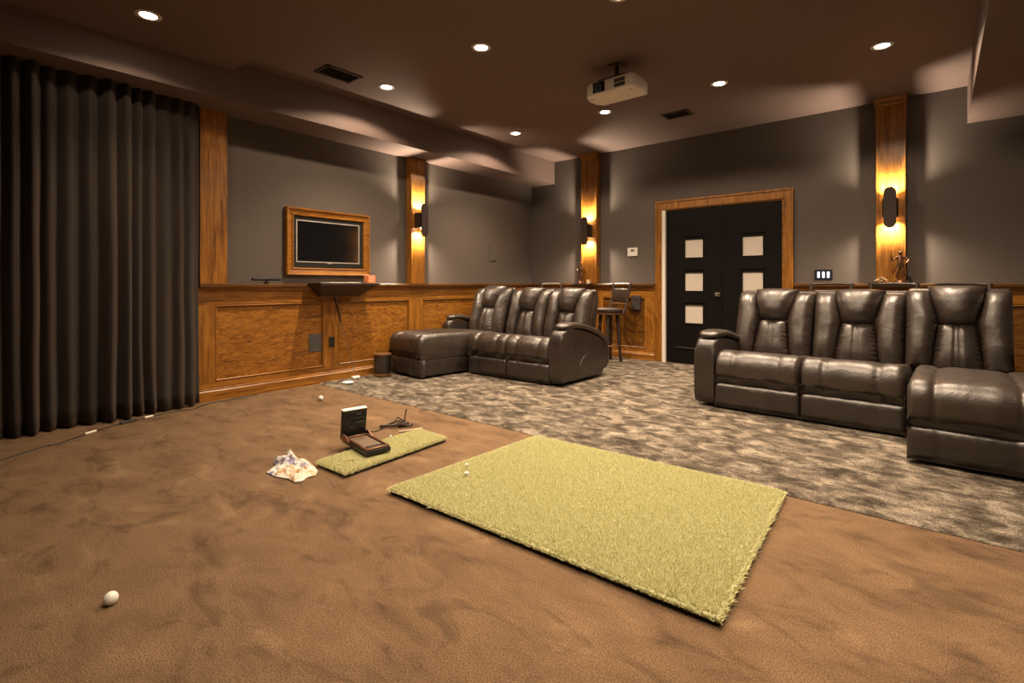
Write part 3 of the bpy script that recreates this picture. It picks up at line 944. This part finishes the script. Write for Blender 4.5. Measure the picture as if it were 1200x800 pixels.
def sofa(name, label, loc, rz, w_, mirror, chaise_w, chaise_rot, arm_w, chaise_dx, chaise_len, tallc=1.0):
    t = thing(name, label, 'sofa', loc, rz, 'theater sofas')
    s = -1 if mirror else 1
    def X(a, b_):   # local span in unmirrored coordinates -> actual
        return (a, b_) if not mirror else (-b_, -a)
    # unmirrored: arm at 0..arm_w, seats, chaise further right
    a0, a1 = X(0, arm_w); arm(t, a0, a1)
    seam(t, a1 + .003 if mirror else a0 - .003)
    for k in range(2):
        b0, b1 = X(arm_w + k * w_, arm_w + (k + 1) * w_)
        g = .004
        prof = [(.66, .40), (.45, .415), (.25, .44), (.10, .458), (.03, .43), (.0, .36), (.0, .28), (.02, .215)]
        cushion('seat_cushion', b0 + g, b1 - g, prof, [0, .235, .765, 1], .030, t, seed=k * 3 + (10 if mirror else 0))
        footrest(t, b0 + g, b1 - g, 0.0, k + 20)
        ov = .03 if mirror else -.055
        back_unit(t, b0 + ov, b1 - b0, seed=k * 7 + (31 if mirror else 3))
    b0, b1 = X(arm_w, arm_w + 2 * w_)
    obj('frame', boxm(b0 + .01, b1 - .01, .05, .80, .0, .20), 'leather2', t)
    # chaise: same parts but built about its own pivot, turned a little
    c0, c1 = X(arm_w + 2 * w_ + .01 + chaise_dx, arm_w + 2 * w_ + .01 + chaise_dx + chaise_w)
    before = set(t.children)
    L_ = chaise_len
    prof = [(.66, .41), (.45, .43), (.2, .45), (-.05, .46), (-L_ + .12, .462), (-L_ + .03, .435), (-L_, .37), (-L_, .28), (-L_ + .02, .215)]
    cushion('chaise_cushion', c0, c1, prof, [0, .2, .8, 1], .026, t, seed=77 + int(mirror), nt=60)
    b = BM(); box(b, c0 + .004, c1 - .004, -L_ + .022, .70, .20, .425, .05, 4)
    obj('chaise_side', b, 'leather', t, smooth=60)
    b = BM(); box(b, c0 + .006, c1 - .006, -L_ + .012, .75, .02, .212, .022, 3)
    obj('chaise_base', b, 'leather2', t, smooth=60)
    footrest(t, c0, c1, -L_, 40)
    back_unit(t, c0 + (.0 if mirror else -.08), c1 - c0, yb0=.56, zb0=.42, seed=55 + int(mirror), tall=tallc)
    if mirror: arm(t, c0 - .125, c0 - .004, y0=.25, sc=.75)
    else: arm(t, c1 + .004, c1 + arm_w, y0=.25, sc=.75)
    piv = Vector(((c1 if mirror else c0), 0, 0))
    Rm = Matrix.Translation(piv) @ Matrix.Rotation(chaise_rot, 4, 'Z') @ Matrix.Translation(-piv)
    for ch in t.children:
        if ch not in before: ch.data.transform(Rm)
    return t

rs = R(-2)
sofa('reclining_sofa', 'large dark brown leather reclining sofa on the right, its chaise cut by the picture edge', (-1.64, 4.46, .0125), rs, .650, False, .62, R(1.0), .17, .025, .57, 1.02)
rl = R(0)
sofa('reclining_sofa', 'dark brown leather reclining sofa with chaise in the far left corner', (-2.93, 4.30, .0125), rl, .585, True, .64, R(-5), .155, .045, .62)

# ================================================================== BAR STOOLS
def stool(label, loc, rz, rail='silver'):
    t = thing('bar_stool', label, 'bar stool', loc, rz, 'bar stools')
    # local: faces -y ; back at +y
    obj('seat', lathe(BM(), [(.12, .66), (.17, .665), (.185, .685), (.18, .71), (.12, .722), (.01, .724)], 28), 'leather', t, smooth=50)
    obj('seat_ring', lathe(BM(), [(.165, .635), (.178, .64), (.178, .662), (.165, .665)], 28), 'bronze', t, smooth=True)
    for sx_ in (-1, 1):
        b = BM(); tube(b, [(sx_ * .165, .10, .64), (sx_ * .17, .16, .75), (sx_ * .175, .20, .92), (sx_ * .18, .225, 1.055)], [.014, .016, .016, .018], 10)
        obj('back_post', b, 'dkwood', t, smooth=True)
    b = BM(); tube(b, smoothpath([(-.185, .222, 1.045), (-.09, .250, 1.052), (.09, .250, 1.052), (.185, .222, 1.045)], 6), .013, 10)
    obj('top_rail', b, rail, t, smooth=True)
    b = BM()
    box(b, -.15, .15, .19, .23, .80, .99, .018, 3); obj('back_cushion', b, 'leather', t, smooth=60)
    b = BM(); tube(b, [(-.165, .17, .775), (0, .20, .78), (.165, .17, .775)], .012, 8); obj('lower_rail', b, 'bronze', t, smooth=True)
    for k in range(4):
        a = PI / 4 + k * PI / 2
        ux, uy = math.cos(a), math.sin(a)
        pr = [(.11, .645, .026), (.118, .55, .029), (.124, .50, .019), (.130, .42, .029), (.14, .25, .024), (.15, .12, .017), (.16, 0.014, .021), (.162, 0.0, .022)]
        b = BM(); tube(b, [(ux * r_, uy * r_, z_) for r_, z_, q_ in pr], [q_ for r_, z_, q_ in pr], 10)
        obj('leg', b, 'dkwood', t, smooth=True)
    b = BM(); tube(b, [(.155 * math.cos(2 * PI * i / 24), .155 * math.sin(2 * PI * i / 24), .22) for i in range(24)], .009, 8, closed=True)
    obj('foot_ring', b, 'bronze', t, smooth=True)
    return t
s0 = stool('dark bar stool with padded back standing alone between left sofa and doors', (-3.46, 6.22, .0125), R(-24))
copy_thing(s0, (-4.54, 6.16, .0125), R(0), 'bar stool behind the left sofa with only its top rail showing')
s1 = stool('bar stool behind the right sofa, nearest the doors, only its dark top showing', (-.855, 5.95, .0125), 0, 'dkwood')
for x, lb in ((-.335, 'bar stool behind the right sofa in front of the oak column, dark top showing'),
              (.17, 'bar stool behind the headrest of the right chaise, dark top showing')):
    copy_thing(s1, (x, 5.95, .0125), 0, lb)

# ================================================================== BASKET
t = thing('waste_basket', 'round dark brown waste basket with copper rims beside the left chaise', 'basket', (-4.90, 3.56, .014))
obj('body', lathe(BM(), [(.088, 0), (.092, .01), (.098, .24), (.094, .24), (.086, .02), (.01, .016)], 32), 'leather2', t, smooth=50)
obj('rim', lathe(BM(), [(.097, .232), (.103, .236), (.103, .252), (.094, .254)], 32), 'bronze', t, smooth=True)
obj('foot_band', lathe(BM(), [(.095, .002), (.097, .006), (.097, .028), (.093, .03)], 32), 'copper', t, smooth=True)
for nm in ('rim', 'foot_band'): pass

# ================================================================== PUTTER
t = thing('golf_putter', 'thin golf putter leaning against the wainscot under the dark shelf', 'golf club', (-4.98, 3.26, .014))
top = Vector((-5.06 + 4.98 + .0, 3.05 - 3.26, .90)); bot = Vector((0, 0, .03))
b = BM(); tube(b, [bot, bot.lerp(top, .3), bot.lerp(top, .70)], [.0045, .005, .0055], 8); obj('shaft', b, 'chrome', t, smooth=True)
b = BM(); tube(b, [bot.lerp(top, .69), bot.lerp(top, .8), top], [.009, .010, .012], 10); obj('grip', b, 'black', t, smooth=True)
b = BM(); box(b, -.02, .02, -.045, .045, 0, .028, .006, 2); obj('putter_head', b, 'ballw', t, smooth=50)

# ================================================================== GOLF BALLS, CUP
def golf_ball(label, x, y, z0=0.0):
    r = .0214
    bm = BM(); bmesh.ops.create_icosphere(bm, subdivisions=5, radius=r)
    # dimples on a spiral of centres
    cs = []
    n = 160
    for i in range(n):
        zz = 1 - 2 * (i + .5) / n; a = i * 2.399963; q = math.sqrt(1 - zz * zz)
        cs.append(Vector((q * math.cos(a), q * math.sin(a), zz)))
    from mathutils.kdtree import KDTree
    kd = KDTree(n)
    for i, c_ in enumerate(cs): kd.insert(c_, i)
    kd.balance()
    for v in bm.verts:
        d_ = kd.find(v.co.normalized())[2]
        if d_ < .115: v.co *= 1 - .022 * (1 - (d_ / .115) ** 2)
    o = obj('golf_ball', bm, 'ballw', smooth='all')
    o.location = (x, y, z0 + r)
    return tag(o, label, 'golf ball', 'white golf balls')
gb = golf_ball('white golf ball alone on the brown carpet in the left foreground', -2.12, .455)
o = gb.copy(); COL.objects.link(o); o.location = (-4.345, 2.48, .0214); o['label'] = 'white golf ball on the brown carpet below the television wall'
o = obj('putting_cup', lathe(BM(), [(.055, 0), (.06, .006), (.045, .014), (.025, .016), (.022, .008), (.005, .007)], 28), 'ballw', smooth=True)
o.location = (-4.82, 3.06, .016)
tag(o, 'flat white plastic practice cup on the carpet near the waste basket', 'golf cup')

# ================================================================== TURF MATS
rng = np.random.default_rng(3)
def turf_blades(name, corners, z, n, hgt, par, mat):
    c = np.array(corners, float)     # 4 corners ccw
    u = rng.random(n); v = rng.random(n)
    P = (1 - u)[:, None] * ((1 - v)[:, None] * c[0] + v[:, None] * c[3]) + u[:, None] * ((1 - v)[:, None] * c[1] + v[:, None] * c[2])
    ang = rng.random(n) * 2 * np.pi
    lean = rng.normal(0, .006, (n, 2))
    # blades at the rim lean outwards
    cen = c.mean(0)
    eu = np.minimum(u, 1 - u); ev = np.minimum(v, 1 - v)
    w1 = np.clip(1 - eu / .012, 0, 1); w2 = np.clip(1 - ev / .015, 0, 1)
    eU = (c[1] - c[0]) / np.linalg.norm(c[1] - c[0]); eV = (c[3] - c[0]) / np.linalg.norm(c[3] - c[0])
    lean += (w1 * np.sign(u - .5) * .010)[:, None] * eU + (w2 * np.sign(v - .5) * .010)[:, None] * eV
    wd_ = .0016 + .0008 * rng.random(n)
    h = hgt * (.75 + .45 * rng.random(n)) * (1 - .35 * np.maximum(w1, w2))
    d = np.stack([np.cos(ang), np.sin(ang)], 1)
    V = np.zeros((n, 3, 3))
    V[:, 0, :2] = P - d * wd_[:, None]; V[:, 1, :2] = P + d * wd_[:, None]; V[:, 2, :2] = P + lean
    drop = np.maximum(w1, w2) * .010
    V[:, 0, 2] = z - .003 - drop; V[:, 1, 2] = z - .003 - drop; V[:, 2, 2] = z + h - drop
    me = bpy.data.meshes.new(name)
    me.vertices.add(3 * n); me.vertices.foreach_set('co', V.reshape(-1))
    me.loops.add(3 * n); me.loops.foreach_set('vertex_index', np.arange(3 * n, dtype=np.int32))
    me.polygons.add(n); me.polygons.foreach_set('loop_start', np.arange(0, 3 * n, 3, dtype=np.int32))
    try: me.polygons.foreach_set('loop_total', np.full(n, 3, dtype=np.int32))
    except Exception: pass
    me.update(calc_edges=True)
    me.materials.append(M[mat])
    o = bpy.data.objects.new(name, me); COL.objects.link(o); o.parent = par; o['kind'] = 'stuff'
    return o
def mat_thing(label, corners, n, zt, hgt):
    cx = sum(p[0] for p in corners) / 4; cy = sum(p[1] for p in corners) / 4
    t = thing('turf_mat', label, 'golf mat', (cx, cy, 0), 0, 'green golf turf mats')
    cs = [(p[0] - cx, p[1] - cy) for p in corners]
    def inset(d_):
        r = []
        for x, y in cs:
            l = math.hypot(x, y); r.append((x * (1 - d_ / l), y * (1 - d_ / l)))
        return r
    obj('foam_base', prism(BM(), inset(.012), 'z', .001, zt - .012), 'rubber', t)['label'] = 'black foam backing'
    obj('backing', prism(BM(), inset(.004), 'z', zt - .012, zt, .006, 2), 'turfbase', t)
    turf_blades('turf', cs, zt, n, hgt, t, 'turf')
    return t
big = [(-2.150, 1.598), (-.518, 1.628), (-.590, 2.845), (-2.110, 2.790)]
small = [(-2.80, 1.57), (-2.50, 1.575), (-2.555, 2.38), (-2.86, 2.40)]
mat_thing('large rectangular green turf hitting mat in the middle of the floor', big, 330000, .030, .014)
mat_thing('narrow green turf strip under the black hinged launch device', small, 52000, .026, .013)

# tees
def tee(label, loc, mat, rot, L_=.05, r=.004):
    b = lathe(BM(), [(.0008, 0), (r * .55, .008), (r * .55, L_ * .75), (r * 1.0, L_ * .9), (r * 1.7, L_), (r * .8, L_ - .002)], 12)
    o = obj('golf_tee', b, mat, smooth=True); o.location = loc; o.rotation_euler = rot
    return tag(o, label, 'golf tee', 'golf tees')
ZT = .040
tee('small white rubber tee on the large mat, the farther of two', (-2.017, 2.027, ZT - .016), 'ballw', (0, 0, 0), .042, .0055)
tee('small white rubber tee on the large mat, the nearer of two', (-1.938, 1.948, ZT - .016), 'ballw', (0, 0, 0), .036, .0065)
tee('pale yellow tee lying on the narrow mat in front of the device', (-2.665, 1.655, ZT + .003), 'yellow', (R(90), 0, R(150)), .062, .005)
tee('white tee lying on the carpet just behind the narrow mat', (-2.945, 2.215, .008), 'ballw', (R(90), 0, R(38)), .06, .007)
b = BM(); tube(b, [(-2.97, 2.30, .008), (-2.905, 2.46, .010)], [.006, .007], 8)
o = obj('alignment_stick', b, 'pale', smooth=True); tag(o, 'short pale stick on the carpet along the back edge of the narrow mat', 'stick')

# ================================================================== HINGED DEVICE
A_, B2, C2, D2 = Vector((-2.955, 1.835, 0)), Vector((-2.60, 1.775, 0)), Vector((-2.575, 1.935, 0)), Vector((-2.97, 2.045, 0))
t = thing('launch_monitor', 'open black hinged launch monitor standing on the narrow turf mat', 'golf device', (A_.x, A_.y, .0335), math.atan2(B2.y - A_.y, B2.x - A_.x))
# local: x from hinge to front (0..Lx), y across (0..W)
Lx, Wd = .36, .160
Z0 = .012
b = BM(); box(b, 0, Lx, 0, Wd, Z0, Z0 + .028, .006, 2); obj('base_tray', b, 'black', t, smooth=40)
b = BM()
for q in ((0.03, Lx - .01, .004, .018), (.03, Lx - .01, Wd - .018, Wd - .004), (Lx - .026, Lx - .008, .004, Wd - .004), (.03, .045, .004, Wd - .004)):
    box(b, *q, Z0 + .028, Z0 + .040, .003, 1)
obj('tray_frame', b, 'bronze', t, smooth=40)['label'] = 'metallic raised rim'
obj('tray_plate', boxm(.05, Lx - .05, .022, Wd - .022, Z0 + .028, Z0 + .031), 'tray', t)
b = BM(); box(b, Lx - .075, Lx - .035, .03, Wd - .03, Z0 + .031, Z0 + .036, .002, 1); obj('handle', b, 'black', t)
Lm = Matrix.Translation((.0, 0, Z0 + .01)) @ Matrix.Rotation(R(8), 4, 'Y')
b = BM(); box(b, -.038, -.002, -.002, Wd + .002, .0, .195, .006, 2, mtx=Lm); obj('display_panel', b, 'black', t, smooth=40)
b = BM(); box(b, -.0385, -.0015, -.0025, Wd + .0025, .192, .199, .002, 1, mtx=Lm); obj('top_cap', b, 'cream', t)
for (ya_, yb_, za, zb_) in ((.02, .150, .145, .175), (.05, .145, .113, .133), (.045, .070, .088, .102)):
    b = BM(); box(b, -.003, .000, ya_, yb_, za, zb_, .001, 1, mtx=Lm); obj('slot', b, 'rubber', t)
for (ya_, yb_, za) in ((.09, .12, .16), (.085, .140, .105), (.05, .070, .080)):
    b = BM(); box(b, -.001, .002, ya_, yb_, za, za + .006, mtx=Lm); obj('marking', b, 'greyplate', t)
for yy in (-.004, Wd - .004):
    b = BM(); prism(b, [(-.012, Z0 + .02), (.02, Z0 + .062), (.05, Z0 + .056), (.11, Z0 + .03), (.11, Z0 + .012), (0, Z0 + .012)], 'y', yy, yy + .008, .001, 1)
    obj('hinge_arm', b, 'bronze', t)

# small folded stand / wires behind the mat
t = thing('folded_tripod', 'small dark folded tripod with bent legs lying on the carpet behind the narrow mat', 'tripod', (-3.10, 2.37, .003))
b = BM(); tube(b, [(-.07, -.09, .012), (0, -.03, .016), (.035, .03, .02)], [.012, .010, .014], 8); obj('body', b, 'iron', t, smooth=True)
for pts in ([(-.02, -.03, .015), (-.03, .04, .06), (.03, .09, .016)], [(.03, .05, .02), (.0, .10, .115)], [(-.05, -.07, .012), (.02, .01, .05), (.05, .07, .012)], [(.03, .03, .016), (.08, .06, .01), (.06, .11, .008)]):
    b = BM(); tube(b, pts, .006, 8); obj('leg', b, 'iron', t, smooth=True)
b = BM(); box(b, -.02, .05, .02, .09, .0, .028, .008, 2); obj('hub', b, 'iron', t, smooth=True)
b = BM(); tube(b, smoothpath([(-3.13, 2.28, .004), (-3.12, 2.2, .004), (-3.17, 2.15, .004), (-3.14, 2.08, .004), (-3.05, 2.09, .006)], 6), .003, 6)
tag(obj('short_cable', b, 'black', smooth=True), 'short dark cable on the carpet between the tripod and the launch device', 'cable')

# ================================================================== CRUMPLED BAG
out = [(-2.915, 1.330), (-2.93, 1.40), (-3.02, 1.425), (-3.075, 1.448), (-2.99, 1.485), (-3.11, 1.545), (-3.01, 1.555), (-2.93, 1.56), (-2.865, 1.562), (-2.79, 1.553), (-2.71, 1.53), (-2.655, 1.485), (-2.665, 1.44), (-2.63, 1.395), (-2.655, 1.36), (-2.73, 1.365), (-2.80, 1.335)]
cx, cy = -2.84, 1.46
bm = BM()
NR = 12; NS = 84
rings = []
random.seed(11)
for j in range(NR + 1):
    r_ = j / NR
    ring = []
    for i in range(NS):
        q = i / NS * len(out); a = int(q) % len(out); f = q - int(q)
        ox = out[a][0] * (1 - f) + out[(a + 1) % len(out)][0] * f; oy = out[a][1] * (1 - f) + out[(a + 1) % len(out)][1] * f
        x = cx + (ox - cx) * r_; y = cy + (oy - cy) * r_
        rg = 1 - abs(2 * noise.noise(Vector((x * 10, y * 10, 4))))
        rg2 = 1 - abs(2.2 * noise.noise(Vector((x * 23, y * 23, 1))))
        z = .004 + (1.0 - r_ ** 4) * (.006 + .026 * max(0, rg) ** 2 + .018 * rg2)
        dx = .014 * noise.noise(Vector((x * 22, y * 22, 8))) * (1 - r_)
        # a raised ear at the far left
        e = max(0, 1 - math.hypot((x + 3.01) / .075, (y - 1.49) / .06))
        z += .045 * e ** .8
        ring.append(bm.verts.new((x - cx + dx, y - cy, z)))
    rings.append(ring)
for a, b_ in zip(rings, rings[1:]):
    for i in range(NS):
        bm.faces.new((a[i], a[(i + 1) % NS], b_[(i + 1) % NS], b_[i]))
bmesh.ops.remove_doubles(bm, verts=bm.verts, dist=.0004)
bmesh.ops.triangulate(bm, faces=bm.faces)
o = obj('plastic_bag', bm, 'bag'); o.location = (cx, cy, .002)
tag(o, 'crumpled white plastic bag with orange and blue print beside the narrow mat', 'bag')

# ================================================================== FLOOR CABLE ALONG THE CURTAIN
pts = [(-4.20, .20, .005), (-4.35, .395, .005), (-4.49, .60, .005), (-4.50, .66, .005), (-4.56, .76, .005), (-4.65, .88, .005), (-4.745, 1.02, .006), (-4.78, 1.12, .006), (-4.83, 1.27, .006), (-4.86, 1.36, .005), (-4.90, 1.48, .005), (-4.86, 1.60, .005), (-4.93, 1.70, .005), (-4.99, 1.82, .005), (-5.0, 2.0, .005), (-5.03, 2.22, .005)]
t = thing('extension_cable', 'thin dark cable with white connectors running along the foot of the curtain', 'cable', (-4.65, .88, 0))
def off(ps): return [(p[0] + 4.65, p[1] - .88, p[2]) for p in ps]
obj('cord', tube(BM(), smoothpath(off(pts), 6), .0035, 6), 'black', t, smooth=True)
def conn(p, q, r_, mat):
    b = BM(); tube(b, off([p, q]), r_, 8); obj('connector', b, mat, t, smooth=True)
conn((-4.628, .845, .008), (-4.668, .915, .008), .009, 'cream')
conn((-4.825, 1.25, .008), (-4.845, 1.31, .008), .009, 'cream')
conn((-4.765, 1.08, .010), (-4.80, 1.19, .010), .012, 'black')

# ================================================================== LEDGE ORNAMENTS
def figure(label, loc, rz, H, pose):
    t = thing('statuette', label, 'statuette', loc, rz, 'bronze statuettes')
    obj('base', lathe(BM(), [(.062, 0), (.065, .006), (.056, .018), (.050, .034), (.044, .040)], 20), 'bronze', t, smooth=40)
    s = H / .36
    V, Eg, Rd = [], [], []
    def add(p, r_, parent=None):
        V.append((p[0] * s, p[1] * s, .035 + p[2] * s)); Rd.append(r_ * s)
        if parent is not None: Eg.append((parent, len(V) - 1))
        return len(V) - 1
    pel = add((0, 0, .155), .026)
    ch = add((0, -.004, .205), .027, pel); sh = add((0, -.002, .245), .026, ch); nk = add((0, -.004, .268), .011, sh)
    hd = add((0, -.008, .295), .021, nk); ht = add((0, -.008, .315), .017, hd)
    for sd in (-1, 1):
        hp = add((sd * .018, 0, .145), .018, pel); kn = add((sd * .03, -.012, .085), .014, hp); an = add((sd * .032, .004, .02), .009, kn); add((sd * .036, -.024, .006), .009, an)
        so = add((sd * .042, 0, .243), .014, sh)
        if pose == 0:
            el = add((sd * .068, -.018, .205), .011, so); add((sd * .03, -.052, .19 + .02 * sd), .009, el)
        else:
            el = add((sd * .072, -.01, .215), .011, so)
            if sd < 0: add((sd * .088, -.03, .262), .009, el)
            else: add((sd * .04, -.05, .18), .009, el)
    me = bpy.data.meshes.new('figure'); me.from_pydata(V, Eg, []); me.update()
    o = bpy.data.objects.new('figure', me); COL.objects.link(o); o.parent = t
    me.materials.append(M['bronze'])
    sk = o.modifiers.new('skin', 'SKIN'); sk.use_smooth_shade = True
    for i, v in enumerate(me.skin_vertices[0].data): v.radius = (Rd[i], Rd[i]); v.use_root = (i == 0)
    su = o.modifiers.new('sub', 'SUBSURF'); su.levels = 2; su.render_levels = 2
    # rod or club held in the hands
    b = BM(); tube(b, [(.03 * s, -.055 * s, .035 + .23 * s), (-.02 * s, -.058 * s, .045)], .004, 8) if pose == 0 else tube(b, [(-.088 * s, -.03 * s, .035 + .20 * s), (-.088 * s, -.035 * s, .035 + .32 * s)], .004, 8)
    obj('staff', b, 'bronze', t, smooth=True)
    return t
figure('small bronze standing figure on the ledge at the column left of the doors', (-4.10, 6.53 + .09, ZCAP), R(-20), .33, 0)
figure('small bronze figure with a raised arm on the ledge behind the right sofa', (-.30, 6.53 + .02, ZCAP), R(15), .34, 1)
# small support shelves in front of the pilasters so the ornaments have a footing
for nm, x0, x1, lb in (('column_shelf', -4.22, -3.93, 'narrow dark shelf at the foot of the column left of the doors'), ('column_shelf', -.56, -.17, 'narrow dark shelf at the foot of the column behind the right sofa')):
    o = obj('column_shelf', boxm(x0, x1, 6.45, 6.586, 1.036, ZCAP - .001, .004, 1), 'dkwood')
    tag(o, lb, 'shelf', 'ledge extensions under the columns')
for ob in [q for q in COL.objects if q.name.startswith('statuette')]:
    ob.location.y = 6.525
# candle glass
t = thing('candle_holder', 'small cream glass candle holder on the ledge by the statuette', 'candle holder', (-3.965, 6.52, ZCAP))
obj('glass', lathe(BM(), [(.022, 0), (.028, .004), (.034, .06), (.031, .06), (.025, .01), (.005, .008)], 24), 'candle', t, smooth=50)
obj('wax', lathe(BM(), [(.024, .01), (.029, .045), (.005, .046)], 20), 'petal', t, smooth=50)
# silk flower and star
t = thing('ornamental_flower', 'cream many petalled flower ornament on the ledge behind the right sofa', 'flower', (-.455, 6.50, ZCAP))
random.seed(5)
for k in range(34):
    a = k * 2.39996; el = R(8 + 75 * (k / 34)); L_ = .055 + .012 * random.random()
    b = BM()
    m_ = Matrix.Rotation(a, 4, 'Z') @ Matrix.Rotation(-el, 4, 'Y')
    pr = [(0, .004), (.35, .013), (.7, .012), (1, .003)]
    vv = [[b.verts.new(m_ @ Vector((L_ * f, sgn * w2, .010 * math.sin(f * 3) + (.0 if sgn else .004))) + Vector((0, 0, .012))) for sgn in (-1, 0, 1)] for f, w2 in pr]
    for i in range(3):
        for j in range(2): b.faces.new((vv[i][j], vv[i + 1][j], vv[i + 1][j + 1], vv[i][j + 1]))
    o = obj('petal', b, 'petal', t, smooth='all')
obj('flower_centre', lathe(BM(), [(.012, 0), (.02, .01), (.02, .03), (.008, .045)], 14), 'petal', t, smooth=True)
b = BM()
pts = []
for k in range(10):
    a = k * PI / 5; r_ = .045 if k % 2 == 0 else .016; pts.append((r_ * math.cos(a), r_ * math.sin(a)))
prism(b, pts, 'z', 0, .014, .003, 1)
o = obj('starfish', b, 'petal'); o.location = (-.375, 6.49, ZCAP)
tag(o, 'small cream starfish lying between the flower and the statuette', 'starfish')
b = BM(); box(b, -.055, .055, -.02, .02, 0, .016, .006, 2)
o = obj('remote_control', b, 'black', smooth=40); o.location = (-.535, 6.52, ZCAP); o.rotation_euler = (0, 0, R(10))
bt = obj('button_pad', boxm(-.03, .03, -.010, .010, .016, .0175), 'greyplate', o)
tag(o, 'small dark remote lying on the ledge left of the cream flower', 'remote')
